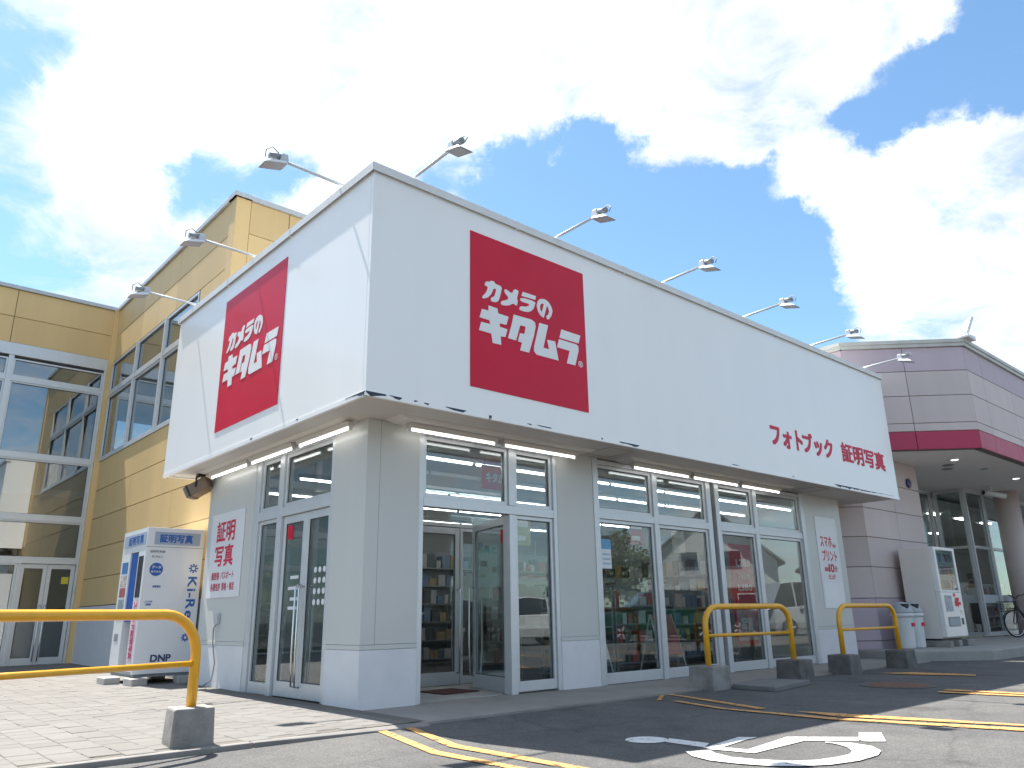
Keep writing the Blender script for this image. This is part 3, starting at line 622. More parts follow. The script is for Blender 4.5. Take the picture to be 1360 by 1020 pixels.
# ------------------------------------------------------------------ lamps under the soffit
def soffit_lamp(name, P, u0, u1, w, label):
    ZS = 2.866; t = thing(name, label, 'lamp', P.p((u0+u1)/2, ZS, w), group='fluorescent lamps under the soffit')
    hb = MB().prism(Pl(P.p(u0-.03, 0, w), P.en, P.ex), [(-.055, ZS-.002), (.055, ZS-.002), (.035, ZS-.05), (-.035, ZS-.05)], 0, u1-u0+.06)
    hb.build('housing', m_soffit, t, bevel=.004)
    MB().tube([P.p(u0, ZS-.066, w), P.p(u1, ZS-.066, w)], .012, 10).build('tube', m_tube, t, smooth=True)
    for u in (u0-.012, u1+.012): MB().pbox(P, u-.012, u+.012, ZS-.088, ZS-.048, w-.018, w+.018).build('socket', m_lampw, t)
for (P, a, b, w0_, w1_) in ((FR, .72, 3.72, .03, .34), (FR, 4.38, 8.66, .03, .34), (LE, .95, 5.0, .02, .24)):
    mb = MB(); zz = ZS-.0005
    mb.hexa([P.p(a+.1, ZS-.033, w0_+.02), P.p(b-.1, ZS-.033, w0_+.02), P.p(b-.1, ZS-.033, w1_-.03), P.p(a+.1, ZS-.033, w1_-.03), P.p(a, zz, w0_), P.p(b, zz, w0_), P.p(b, zz, w1_), P.p(a, zz, w1_)])
    part(mb, 'lamp_trough', mat('trough_cream', (.72, .69, .64), .6, var=.03))
FLAB = ['nearest the corner', 'over the open entrance', 'first of three over the show windows', 'middle of three over the show windows', 'last of three over the show windows']
for (a, b), l in zip(((.95, 2.12), (2.28, 3.46), (4.63, 5.86), (6.0, 7.15), (7.28, 8.40)), FLAB):
    soffit_lamp('tube_lamp', FR, a, b, .17, 'lit white tube lamp under the long front soffit, '+l)
for (a, b), l in zip(((.98, 2.10), (2.28, 3.41), (3.55, 4.74)), ('nearest the building corner', 'over the side doors', 'over the white photo board')):
    soffit_lamp('tube_lamp', LE, a, b, .12, 'lit white tube lamp under the short side soffit, '+l)
# brown wall floodlight at the left end
o = thing('floodlight', 'brown box floodlight on a hoop bracket under the left end of the soffit', 'floodlight', (.36, 5.15, 2.75))
b = MB(); cx = Vector((.38, 5.12, 2.70)); d = Vector((-.55, .55, -.42)).normalized(); s1 = d.cross(Vector((0, 0, 1))).normalized(); s3 = s1.cross(d)
def obox(c, d, s1, s3, L, Wd, H): return [c+d*a*L/2+s1*b_*Wd/2+s3*h_*H/2 for h_ in (-1, 1) for a, b_ in ((-1, -1), (1, -1), (1, 1), (-1, 1))]
MB().hexa(obox(cx, d, s1, s3, .34, .24, .17)).build('body', m_brown, o, bevel=.012)
MB().hexa(obox(cx+d*.12, d, s1, s3, .03, .246, .176)).build('seal_band', m_black, o)
MB().hexa(obox(cx+d*.178, d, s1, s3, .016, .22, .15)).build('lens', mat('lens', (.3, .28, .25), .15), o)
MB().tube([cx+s1*.13, cx+s1*.13+Vector((0, 0, .13)), cx+Vector((0, 0, .17)), cx-s1*.13+Vector((0, 0, .13)), cx-s1*.13], .012, 8).build('bracket', m_black, o, smooth=True)
MB().box(cx.x-.05, cx.y-.05, cx.z+.165, cx.x+.05, cx.y+.05, ZS-.001).build('mount', m_black, o)
# outlet and cable on the side wall
o = thing('outlet_box', 'grey outdoor outlet with a dark cable hanging to the ground', 'outlet', LE.p(4.35, .9, .02))
MB().pbox(LE, 4.31, 4.39, .83, .97, .0005, .05).build('cover', m_galv, o, bevel=.008)
MB().tube([LE.p(4.35, .83, .03), LE.p(4.39, .78, .05), LE.p(4.42, .6, .03), LE.p(4.33, .35, .02), LE.p(4.36, .15, .03), LE.p(4.5, .075, .08)], .008, 6).build('cable', m_lampg, o, smooth=True)

# ------------------------------------------------------------------ sign lamps on the roof edge
def sign_lamp():
    t = thing('sign_lamp', '', 'lamp', (0, 0, 0), group='floodlights on arms along the shop roof edge')
    MB().box(-.16, -.05, -.10, -.06, .05, .0).build('foot', m_galv, t, local=True, bevel=.004)
    MB().tube([(-.11, 0, -.04), (-.05, 0, .015), (.72, 0, .03)], .0165, 10).build('arm', m_lampw, t, smooth=True, local=True)
    MB().hexa([(.69,-.045,.0),(.79,-.045,.0),(.79,.045,.0),(.69,.045,.0),(.70,-.04,.10),(.77,-.04,.10),(.77,.04,.10),(.70,.04,.10)]).build('swivel', m_galv, t, local=True, bevel=.01)
    b_ = MB().tube([(.77, 0, .065), (.89, 0, .04)], .034, 12).build('ballast', m_lampg, t, smooth=True, local=True)
    MB().tube([(.80, .02, .09), (.88, .04, .12), (.94, .03, .07), (.93, .0, .0)], .006, 6).build('lead', m_lampg, b_, smooth=True, local=True)
    h = MB(); h.v = [Vector(p) for p in ((.74,-.07,.0),(.90,-.07,-.04),(.90,.07,-.04),(.74,.07,.0),(.71,-.088,-.03),(.97,-.088,-.10),(.97,.088,-.10),(.71,.088,-.03))]
    h.f = [[0,1,2,3],[4,7,6,5],[0,4,5,1],[1,5,6,2],[2,6,7,3],[3,7,4,0]]
    hd = h.build('head', m_lampw, t, local=True, bevel=.008)
    g = MB(); g.v = [Vector(p) for p in ((.73,-.075,-.0374),(.95,-.075,-.0966),(.95,.075,-.0966),(.73,.075,-.0374),(.73,-.075,-.0414),(.95,-.075,-.1006),(.95,.075,-.1006),(.73,.075,-.0414))]
    g.f = [[0,1,2,3],[4,7,6,5],[0,4,5,1],[1,5,6,2],[2,6,7,3],[3,7,4,0]]
    g.build('lens', mat('lamp_lens', (.42, .42, .42), .25), hd, local=True)
    return t
lamp0 = sign_lamp(); ORD = ['first', 'second', 'third', 'fourth', 'fifth', 'sixth']
for k, x in enumerate((.49, 2.62, 4.75, 6.82, 8.96, 11.0)):
    lab = 'white sign floodlight on a roof arm over the long front, %s from the corner' % ORD[k]
    if k == 0: lamp0.location = (x, .06, ZT+.06); lamp0.rotation_euler = (0, 0, -math.pi/2); lamp0['label'] = lab
    else: copy_tree(lamp0, (x, .06, ZT+.06), -math.pi/2, lab)
for k, y in enumerate((.69, 2.95, 5.05)):
    copy_tree(lamp0, (.06, y, ZT+.10), math.pi, 'white sign floodlight on a roof arm over the short left side, %s from the corner' % ORD[k])
# ------------------------------------------------------------------ panelled walls
def panel_wall(parent, P, us, vs_, mats, back, w0=-.035, w1=0, gap=.006, rs=None):
    part(MB().pbox(P, us[0], us[-1], vs_[0], vs_[-1], w0-.12, w0+.012), 'backing_wall', back, parent)
    for j in range(len(vs_)-1):
        for i in range(len(us)-1):
            part(MB().pbox(P, us[i]+gap, us[i+1]-gap, vs_[j]+gap, vs_[j+1]-gap, w0, w1), 'siding_panel', mats[j], parent, bevel=.004, seg=1)
# ------------------------------------------------------------------ yellow building
yb = thing('yellow_building', 'tall yellow panelled building with glazed entrance behind the shop', 'building', (-2, 14, 0))
YL = Pl((.70, 0, 0), (0, 1, 0), (-1, 0, 0)); YF = Pl((0, 5.62, 0), (1, 0, 0), (0, -1, 0)); YW = Pl((0, 12.3, 0), (1, 0, 0), (0, -1, 0))
Y1 = [m_yellow_p]*12
part(MB().pbox(YL, 5.065, 12.29, 0, 1.19, -.2, .008), 'plinth', m_plinth, yb)
panel_wall(yb, YL, [5.065, 7.3, 9.7, 12.295], [1.2, 1.74, 2.34, 2.97, 3.58, 4.22], Y1, m_groove)
panel_wall(yb, YL, [5.86, 6.95], [4.22, 4.86, 5.5, 6.5], Y1, m_groove)
panel_wall(yb, YL, [5.86, 8.2, 10.3, 12.295], [6.5, 7.12, 7.75], Y1, m_groove)
part(MB().box(.685, 5.602, 2.9, .94, 5.855, 7.75), 'corner_trim', m_yellow_p, yb, bevel=.006)
panel_wall(yb, YF, [.945, 1.65, 3.4, 5.2, 7, 8.8, 10.6, 12.4], [4.6, 5.25, 5.9, 6.52, 7.14, 7.75], Y1, m_groove)
panel_wall(yb, YW, [-9.2, -6.6, -3.95, -1.3, .66], [6.56, 7.14, 7.75], Y1, m_groove)
part(MB().pbox(YW, -9.2, .69, 6.30, 6.555, -.2, .03), 'head_beam', m_alu, yb)
for (P, a, b) in ((YL, 5.56, 12.33), (YF, .64, 12.4), (YW, -9.2, .64)):
    part(MB().pbox(P, a, b, 7.751, 7.83, -.25, .05), 'coping', m_galv, yb)
part(MB().box(.9, 5.9, 7.5, 12.4, 22, 7.6), 'roof', m_galv, yb); part(MB().box(-9.2, 12.6, 7.45, .9, 22, 7.55), 'roof', m_galv, yb)
part(MB().box(.60, 12.20, .06, .705, 12.31, 7.75), 'corner_trim', m_yellow_p, yb, bevel=.004)
# window band in the yellow side wall
part(MB().pbox(YL, 6.96, 12.29, 4.22, 4.27, -.16, .02), 'sill', m_alu, yb)
yy = [6.96, 8.70, 10.45, 12.28]
for k in range(3):
    a, b = yy[k], yy[k+1]
    if k: part(MB().pbox(YL, a-.04, a+.04, 4.272, 6.495, -.1, .018), 'mullion', m_alu, yb)
    cell(YL, a+.041, b-.041, 5.78, 6.495, .05, -.09, .0, m_glass2, yb); cell(YL, a+.041, b-.041, 4.275, 5.70, .05, -.09, .0, m_glass2, yb)
    part(MB().pbox(YL, a+.041, b-.041, 5.702, 5.778, -.1, .012), 'transom', m_alu, yb)
# curtain wall of the wing
zt = [.06, 2.10, 2.95, 4.20, 5.80, 6.29]
xs = [.62, -1.22, -3.0, -4.8, -6.6, -8.4]
part(MB().pbox(YW, .56, .69, .05, 6.30, -.12, .012), 'mullion', m_alu, yb)
for x in xs[1:]: part(MB().pbox(YW, x-.05, x+.05, .05, 6.30, -.12, .012), 'mullion', m_alu, yb)
for i in range(5):
    x1, x0 = (xs[i]-.061 if i == 0 else xs[i]-.051), xs[i+1]+.051
    for j in range(5):
        if i == 0 and j == 0: continue
        cell(YW, x0, x1, zt[j]+.05, zt[j+1]-.05, .035, -.09, -.01, m_glass2, yb)
    for j in range(1, 5): part(MB().pbox(YW, x0, x1, zt[j]-.049, zt[j]+.049, -.11, .006), 'transom', m_alu, yb)
part(MB().pbox(YW, -.50, -.44, .06, 2.05, -.1, .0), 'jamb', m_alu, yb)
cell(YW, -1.168, -.502, .08, 2.05, .04, -.09, -.01, m_glass2, yb)
leaf(YW, -.438, .045, .08, 2.045, 1, yb); fd = leaf(YW, .05, .555, .08, 2.045, -1, yb)
MB().pbox(YW, .33, .46, 1.66, 1.80, -.058, -.050).build('yellow_sticker', mat('sticker_yellow', (.6, .5, .05), .5), fd)
# rooms behind the glass
part(MB().box(-9.1, 12.5, .05, .90, 18, .08), 'floor', m_floor_i, yb); part(MB().box(-9.1, 17.9, .08, .90, 18, 7.45), 'back_wall', m_int, yb)
part(MB().box(-9.1, 13.2, 3.55, .90, 17.9, 3.70), 'floor_slab', m_int, yb)
part(MB().box(.901, 12.42, .08, 1.0, 18, 7.45), 'inner_wall', m_int, yb); part(MB().box(3.2, 6.2, 3.7, 3.3, 12.3, 7.4), 'inner_wall', m_int, yb)
part(MB().box(.87, 5.9, 3.7, 3.3, 12.3, 3.8), 'floor_slab', m_int, yb)
part(MB().box(-9.3, 12.3, 0, -9.2, 22, 7.7), 'wall', m_yellow_p, yb)

# ------------------------------------------------------------------ pink building
pb = thing('pink_building', 'pink and mauve panelled shop with crimson band and deep canopy on the right', 'building', (18, 2, 0))
q2 = math.sqrt(.5)
CH = Pl((11.93, .83, 0), (q2, -q2, 0), (-q2, -q2, 0)); CF = Pl((13.70, -.94, 0), (1, 0, 0), (0, -1, 0)); CS = Pl((11.93, 8.0, 0), (0, -1, 0), (-1, 0, 0))
rows = [3.98, 4.36, 4.53, 5.11, 5.64, 6.16]; rm = [m_crim, m_pink, m_pink, m_pink, m_purple]
panel_wall(pb, CH, [.0, 1.25, 2.503], rows, rm, m_pinkd); panel_wall(pb, CF, [0, .9, 2.7, 4.5, 6.3, 8.1, 9.9, 11.7, 13.5, 15.3, 17.1, 18.9, 20.7, 22.5], rows, rm, m_pinkd)
panel_wall(pb, CS, [0, 1.8, 3.6, 5.4, 7.17], rows, rm, m_pinkd)
m_cop2 = mat('cream_coping', (.50, .50, .47), .5, var=.1, streak=True)
for (P, a, b) in ((CH, -.02, 2.53), (CF, -.02, 22.6), (CS, 0, 7.19)):
    part(MB().pbox(P, a, b, 6.161, 6.235, -.25, .05), 'coping', m_cop2, pb); part(MB().pbox(P, a, b, 6.236, 6.31, -.25, .075), 'coping', m_cop2, pb)
part(MB().slab([(12.05, 1.0), (13.8, -.75), (36, -.75), (36, 8), (12.05, 8)], 3.985, 4.05), 'canopy_soffit', m_canopy, pb)
part(MB().slab([(12.1, 1.0), (13.8, -.7), (36, -.7), (36, 8), (12.1, 8)], 6.0, 6.1), 'roof', m_galv, pb)
for k, (x, y) in enumerate(((14.6, -.1), (16.4, -.1), (18.6, -.1), (21, -.2), (24, -.2), (27, -.2))):
    d_ = MB().lathe((x, y, 3.975), [(.11, 0), (.11, .012)], 20).build('downlight', m_lampw, pb, smooth=False)
    MB().lathe((x, y, 3.968), [(.075, 0), (.075, .006)], 20).build('lens', m_lampg if k % 2 else emis('downlight_glow', (1, .98, .93), .7), d_)
for x, y in ((15.2, .25), (15.7, .45)): MB().lathe((x, y, 3.965), [(.10, 0), (.13, .02)], 20).build('vent', m_lampg, pb)
PW = Pl((0, .82, 0), (1, 0, 0), (0, -1, 0)); PC = Pl((10.90, 1.77, 0), (q2, -q2, 0), (-q2, -q2, 0))
lr = [.02, .32, 1.10, 1.69, 2.27, 2.85, 3.42, 3.984]; lm = [m_purple, m_purple]+[m_pink]*5
panel_wall(pb, PW, [11.86, 13.4, 14.80], lr, lm, m_pinkd); panel_wall(pb, PC, [0, 1.345], lr, lm, m_pinkd)
part(MB().box(14.60, .98, .02, 14.79, 2.2, 3.984), 'return_wall', m_pink, pb)
m_glass3 = glass('shopfront_glass_far', (.74, .80, .82), .07)
GW1 = Pl((0, 2.2, 0), (1, 0, 0), (0, -1, 0)); GW2 = Pl((0, 1.35, 0), (1, 0, 0), (0, -1, 0)); GS = Pl((19.2, 2.15, 0), (0, -1, 0), (-1, 0, 0))
def glazing(P, us, z0=.2, z1=3.92):
    for i in range(len(us)-1):
        part(MB().pbox(P, us[i]-.035, us[i]+.035, z0, z1, -.1, .02), 'mullion', m_alu, pb)
        cell(P, us[i]+.036, us[i+1]-.036, 2.45, z1, .03, -.08, -.01, m_glass3, pb); f = cell(P, us[i]+.036, us[i+1]-.036, z0, 2.44, .03, -.08, -.01, m_glass3, pb, sill=.1)
        MB().pbox(P, us[i]+.07, us[i+1]-.07, 1.02, 1.22, -.039, -.036).build('frosted_band', mat('frosted_film', (.42, .45, .48), .6), f)
    part(MB().pbox(P, us[-1]-.035, us[-1]+.035, z0, z1, -.1, .02), 'mullion', m_alu, pb)
    part(MB().pbox(P, us[0], us[-1], z1+.001, 3.984, -.12, .03), 'head', m_alu, pb)
glazing(GW1, [14.84, 15.9, 17.0, 18.1, 19.16]); glazing(GS, [.04, .74]); glazing(GW2, [19.24, 20.6, 22.0, 23.4, 24.8, 26.2, 27.6, 29, 30.4])
part(MB().lathe((21.0, .90, .18), [(.30, 0), (.30, 3.80)], 40), 'column', m_pink, pb, smooth=True)
part(MB().box(14.8, 1.5, .17, 34, 12, .185), 'floor', m_floor_i, pb); part(MB().box(14.8, 8.4, .19, 34, 8.5, 3.9), 'back_wall', mat('pale_inner_wall', (.62, .60, .55), .8), pb); part(MB().box(14.9, 2.32, 3.80, 34, 12, 3.86), 'ceiling', m_ceil, pb)
part(MB().box(14.6, 2.202, .1, 14.7, 12, 3.9), 'inner_wall', m_int, pb); part(MB().box(34, 1.3, .1, 34.1, 12, 3.9), 'inner_wall', m_int, pb)
rl = random.Random(5)
for k in range(14):
    x, y = 15.6+(k % 7)*2.3, 3.4+(k//7)*2.6
    o = tag(MB().box(x, y, 3.765, x+.6, y+.18, 3.795).build('ceiling_lamp', emis('far_ceiling_lamp', (1, .97, .9), 9)), 'small lit lamp inside the pink shop, %s from left in the %s row' % (['first', 'second', 'third', 'fourth', 'fifth', 'sixth', 'seventh'][k % 7], ('front', 'rear')[k//7]), 'lamp', 'ceiling lamps inside the pink shop')
# goods inside, person
GOODC = [(.42, .07, .08), (.5, .47, .2), (.14, .22, .34), (.5, .5, .5), (.10, .13, .11), (.40, .28, .16), (.6, .58, .54), (.07, .07, .08)]
gm = [mat('goods_%d' % i, c, .5, var=.15, vscale=8) for i, c in enumerate(GOODC)]
def shelf(name, label, x, y, z0, L, H, D, rz, n=4, group=None, seed=1, post=m_lampw):
    t = thing(name, label, 'shelf', (x, y, z0), rz, group); rr = random.Random(seed)
    for u in (0, L): MB().box(u-.02, -D/2, 0, u+.02, D/2, H).build('upright', post, t, local=True)
    MB().box(.021, -.01, .05, L-.021, .01, H).build('back_panel', post, t, local=True)
    for k in range(n):
        z = .1+k*(H-.15)/n
        MB().box(.021, -D/2, z, L-.021, D/2, z+.025).build('board', post, t, local=True)
    groups = {}
    for k in range(n):
        z = .1+k*(H-.15)/n+.0255
        for side in (-1, 1):
            u = .05
            while u < L-.2:
                w = rr.uniform(.07, .2); h = rr.uniform(.4, .85)*(H-.15)/n; g = rr.choice(((0, 3, 7, 4), (2, 7, 6, 1), (5, 3, 7, 2))[seed % 3])
                mb = groups.setdefault(g, MB()); y0 = side*(D/2-.03); y1 = side*.03
                mb.box(u, min(y0, y1), z, u+w, max(y0, y1), z+h); u += w+rr.uniform(.01, .05)
    for g, mb in groups.items():
        o = mb.build('shelf_goods', gm[g], None, local=True); o.location = (x, y, z0); o.rotation_euler = (0, 0, rz)
        tag(o, 'assorted small goods packed on the %s' % label, 'goods', kind='stuff')
shelf('goods_shelf', 'white goods shelf behind the glass of the pink shop, near the woman', 19.6, 4.6, .19, 3.0, 1.4, .8, .1, 4, seed=4)
shelf('goods_shelf', 'white goods shelf far right behind the glass of the pink shop', 24.2, 3.6, .19, 3.4, 1.5, .8, .05, 4, seed=9)

for x0_, x1_, y_, z0_, z1_, c_, nm in ((19.5, 21.6, 3.6, .19, 2.3, (.55, .50, .38), 'beige partition board behind the far shop glass'), (21.9, 23.6, 4.4, 1.5, 3.2, (.20, .36, .45), 'pale blue picture panel hanging behind the far shop glass'), (15.2, 18.8, 5.5, .19, 2.4, (.12, .10, .09), 'dark brown cabinet wall left inside the far shop')):
    t = thing('partition', nm, 'partition', ((x0_+x1_)/2, y_, z0_)); MB().box(x0_, y_, z0_, x1_, y_+.06, z1_).build('panel', mat(nm[:10], c_, .7, var=.2, vscale=3), t, bevel=.005)
    MB().box(x0_-.03, y_-.01, z1_+.001, x1_+.03, y_+.07, z1_+.05).build('top_rail', m_alu, t)
def skin_person():
    px, py, pz = 22.75, 2.75, .19
    t = thing('person', 'woman in white blouse and long dark apron standing behind the far shop glass', 'person', (px, py, pz), R(195))
    def skin(name, pts, edges, rad, m, lvl=2):
        me = bpy.data.meshes.new(name); me.from_pydata(pts, edges, [])
        o = bpy.data.objects.new(name, me); C.objects.link(o); o.parent = t
        me.materials.append(m)
        o.modifiers.new('skin', 'SKIN'); s = o.modifiers.new('sub', 'SUBSURF'); s.levels = lvl; s.render_levels = lvl
        for i, r in enumerate(rad): me.skin_vertices[0].data[i].radius = r if isinstance(r, tuple) else (r, r)
        me.skin_vertices[0].data[0].use_root = True
        for p in me.polygons: p.use_smooth = True
        return o
    skinm = mat('skin', (.48, .30, .22), .5); hair = mat('hair', (.02, .015, .012), .5); cloth = mat('blouse', (.62, .62, .62), .8); dk = mat('apron', (.03, .03, .04), .8); shoe = m_black
    pts = [(0,0,.86),(0,0,1.0),(0,0,1.2),(0,0,1.36),(.01,0,1.43),(.03,0,1.50),(.035,0,1.58),
           (0,.16,1.33),(.05,.21,1.08),(.24,.14,1.0),(.31,.11,1.0),
           (0,-.16,1.33),(.05,-.21,1.08),(.24,-.14,1.02),(.31,-.11,1.02),
           (0,.09,.82),(.01,.10,.46),(-.02,.10,.08),(.1,.10,.04),(0,-.09,.82),(.01,-.10,.46),(-.02,-.10,.08),(.1,-.10,.04)]
    ed = [(0,1),(1,2),(2,3),(3,4),(4,5),(5,6),(3,7),(7,8),(8,9),(9,10),(3,11),(11,12),(12,13),(13,14),(0,15),(15,16),(16,17),(17,18),(0,19),(19,20),(20,21),(21,22)]
    rad = [(.11,.15),(.10,.13),(.10,.14),(.085,.12),.045,.075,.07,.05,.038,.03,.022,.05,.038,.03,.022,.075,.05,.035,.03,.075,.05,.035,.03]
    body = skin('body', pts, ed, rad, skinm)
    skin('hair', [(-.03,0,1.60),(-.06,0,1.52),(-.08,0,1.42),(.03,0,1.645)], [(0,1),(1,2),(0,3)], [.085,.07,.04,.06], hair)
    skin('blouse', [(0,0,.98),(0,0,1.2),(0,0,1.35),(0,.165,1.33),(.05,.215,1.09),(.19,.165,1.01),(0,-.165,1.33),(.05,-.215,1.09),(.19,-.165,1.03)], [(0,1),(1,2),(2,3),(3,4),(4,5),(2,6),(6,7),(7,8)], [(.12,.16),(.115,.155),(.10,.14),.06,.05,.04,.06,.05,.04], cloth)
    skin('apron', [(0,0,1.02),(.01,0,.8),(.0,0,.5),(0,0,.22)], [(0,1),(1,2),(2,3)], [(.13,.165),(.14,.18),(.15,.20),(.16,.22)], dk)
    for s in (-1, 1): MB().box(-.06, s*.10-.04, 0, .15, s*.10+.04, .07).build('shoe', shoe, t, local=True, bevel=.02)
skin_person()
# roof-corner floodlight and security camera
o = thing('roof_floodlight', 'white floodlight tilted up on the roof corner of the pink building', 'floodlight', (13.85, -.9, 6.31))
MB().hexa([Vector(p) for p in ((13.6,-1.12,6.31),(14.05,-1.12,6.31),(14.05,-.8,6.31),(13.6,-.8,6.31),(13.6,-1.12,6.36),(14.05,-1.12,6.41),(14.05,-.8,6.41),(13.6,-.8,6.36))]).build('base_plate', m_lampw, o, bevel=.008)
MB().tube([(13.75,-.95,6.38),(13.72,-.98,6.48),(13.82,-.98,6.56),(13.92,-.96,6.46)], .018, 8).build('bracket', m_lampw, o, smooth=True)
MB().hexa(obox(Vector((14.0,-1.0,6.62)), Vector((.25,-.3,.9)).normalized(), Vector((.77,.64,0)).normalized(), Vector((.25,-.3,.9)).normalized().cross(Vector((.77,.64,0)).normalized()), .42, .34, .06)).build('head', m_lampw, o, bevel=.012)
o = thing('security_camera', 'white tube security camera hanging from the canopy beside the column', 'camera', (19.3, .72, 3.98))
MB().tube([(19.3,.72,3.98),(19.3,.72,3.76)], .025, 10).build('stem', m_lampw, o, smooth=True)
MB().tube([(19.15,.84,3.79),(19.6,.50,3.70)], .07, 14).build('barrel', m_lampw, o, smooth=True)
MB().tube([(19.14,.847,3.792),(19.12,.862,3.796)], .058, 14).build('lens', m_black, o, smooth=True)
o = tag(MB().lathe((0, 0, 0), [(.03, -.02), (.10, -.02), (.11, 0), (.09, .02), (.02, .03)], 20).build('wall_plaque', mat('plaque_blue', (.05, .04, .14), .4)), 'small dark blue round plaque high on the pink wall', 'plaque')
o.location = (14.25, .79, 3.55); o.rotation_euler = (R(90), 0, 0)
# raised walk in front of the pink building
rw = MB().slab([(11.32, .03), (12.24, -.92), (40, -.92), (40, 2.3), (11.32, 2.3)], -.05, .178)
struct(rw.build('raised_walk', mat('raised_walk_concrete', (.33, .32, .30), .85, var=.15, vscale=2, bump=.2, bscale=60), bevel=.025))

# ------------------------------------------------------------------ yellow guard rails on concrete feet
def guard(label, p0, p1, zt_, zm, bh, bs, mats, z0=0, rot=0, rc=.23):
    p0, p1 = Vector((*p0, 0)), Vector((*p1, 0)); mid = (p0+p1)/2
    t = thing('guard_rail', label, 'guard rail', (mid.x, mid.y, z0), group='yellow hoop guard rails on concrete feet')
    d = (p1-p0).normalized(); r = rc; pts = [p0+Vector((0, 0, bh-.1)), p0+Vector((0, 0, zt_-r))]
    for k in range(1, 8):
        a = math.pi/2*k/8; pts.append(p0+d*(r-r*math.cos(a))+Vector((0, 0, zt_-r+r*math.sin(a))))
    pts.append(p0+d*r+Vector((0, 0, zt_))); pts.append(p1-d*r+Vector((0, 0, zt_)))
    for k in range(1, 8):
        a = math.pi/2*k/8; pts.append(p1-d*(r-r*math.sin(a))+Vector((0, 0, zt_-r+r*math.cos(a))))
    pts += [p1+Vector((0, 0, zt_-r)), p1+Vector((0, 0, bh-.1))]
    MB().tube(pts, .036, 14).build('hoop', m_pipe, t, smooth=True)
    MB().tube([p0+Vector((0, 0, zm)), p1+Vector((0, 0, zm))], .021, 10).build('crossbar', m_pipe, t, smooth=True)
    for p, m in zip((p0, p1), mats):
        h = bs/2; ca, sa = math.cos(rot), math.sin(rot); mb = MB()
        P8 = [(-h-.012,-h-.012,z0-.02),(h+.012,-h-.012,z0-.02),(h+.012,h+.012,z0-.02),(-h-.012,h+.012,z0-.02),(-h,-h,bh),(h,-h,bh),(h,h,bh),(-h,h,bh)]
        mb.hexa([Vector((p.x+x*ca-y*sa, p.y+x*sa+y*ca, z)) for x, y, z in P8])
        mb.build('concrete_foot', m, t, bevel=.014)
    return t
guard('yellow guard rail in front of the paved walk, reaching out of the left edge', (-1.385, -.11), (-3.55, -.80), .915, .575, .285, .27, (m_conc, m_conc), z0=.03, rot=-.12, rc=.29)
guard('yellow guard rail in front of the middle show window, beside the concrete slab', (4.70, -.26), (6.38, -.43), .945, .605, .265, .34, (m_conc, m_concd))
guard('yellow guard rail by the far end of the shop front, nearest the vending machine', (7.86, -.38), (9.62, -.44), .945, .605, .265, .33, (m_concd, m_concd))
o = tag(MB().slab([(4.88, -.44), (4.82, -1.05), (5.95, -.86), (5.88, -.22)], .001, .055).build('concrete_slab', mat('slab', (.17, .17, .17), .85, var=.15, vscale=5, bump=.2), bevel=.008), 'flat grey concrete slab lying beside the middle guard rail', 'slab')
mh = thing('manhole_cover', 'rusty round manhole cover in the asphalt in front of the shop', 'manhole cover', (6.42, -1.72, 0))
MB().lathe((6.42, -1.72, 0), [(.43, .0015), (.43, .008)], 40).build('ring', mat('manhole_ring', (.10, .095, .09), .8, var=.2, vscale=20), mh)
MB().lathe((6.42, -1.72, 0), [(.35, .0085), (.35, .012)], 40).build('lid', mat('rusty_lid', (.17, .085, .05), .8, var=.35, vscale=12, bump=.3, bscale=60), mh)
rib = MB()
for k in range(-4, 5):
    w = math.sqrt(max(0, .31**2-(k*.07)**2)); rib.box(6.42-w, -1.72+k*.07-.008, .0121, 6.42+w, -1.72+k*.07+.008, .0145)
rib.build('tread', MATS['rusty_lid'], mh)
o = tag(MB().slab([(2.0, 1.40), (2.52, 1.42), (2.52, 1.95), (2.0, 1.95)], .0345, .045).build('door_mat', mat('mat_maroon', (.10, .03, .025), .95, var=.3, vscale=30)), 'dark red door mat just inside the open entrance', 'mat')

# ------------------------------------------------------------------ photo booth
bx0, bx1, by0, by1, bz0, bz1 = -.15, .64, 5.45, 6.52, .205, 2.15
m_bw = mat('booth_white', (.76, .77, .79), .3, var=.02, coat=.3); m_bb = mat('booth_blue', (.03, .12, .42), .45, var=.05); m_bl = mat('booth_header', (.36, .43, .55), .4)
bo = thing('photo_booth', 'white photo booth with blue curtain and blue lettering beside the yellow wall', 'photo booth', ((bx0+bx1)/2, (by0+by1)/2, bz0))
BF = Pl((0, by0, 0), (1, 0, 0), (0, -1, 0)); BS = Pl((bx0, 0, 0), (0, -1, 0), (-1, 0, 0))
MB().box(bx0, by0, bz0, bx1, by0+.04, bz1).build('front_panel', m_bw, bo, bevel=.006)
MB().box(bx1-.03, by0+.041, bz0, bx1, by1, bz1).build('rear_panel', m_bw, bo)
MB().box(bx0, by1-.04, bz0, bx1-.031, by1, bz1).build('end_panel', m_bw, bo)
MB().box(bx0, by0+.041, bz1-.32, bx1-.031, by1-.041, bz1-.002).build('roof_box', m_bw, bo)
MB().box(bx0, by0+.041, bz0, bx1-.031, by1-.041, bz0+.03).build('floor', m_lampg, bo)
MB().box(bx0, by0+.041, bz0+.031, bx0+.05, by0+.30, bz1-.321).build('near_side_panel', m_bw, bo, bevel=.004)
MB().box(bx0, by1-.40, bz0+.031, bx0+.30, by1-.041, bz1-.321).build('machine_panel', m_bw, bo, bevel=.004)
cu = MB(); n = 26; ya, yb_ = by0+.302, by1-.402
for z in (.88, bz1-.33):
    for k in range(n+1): cu.v.append(Vector((bx0+.035+.018*math.sin(k*1.7), ya+(yb_-ya)*k/n, z)))
cu.f = [[k, k+1, n+1+k+1, n+1+k] for k in range(n)]
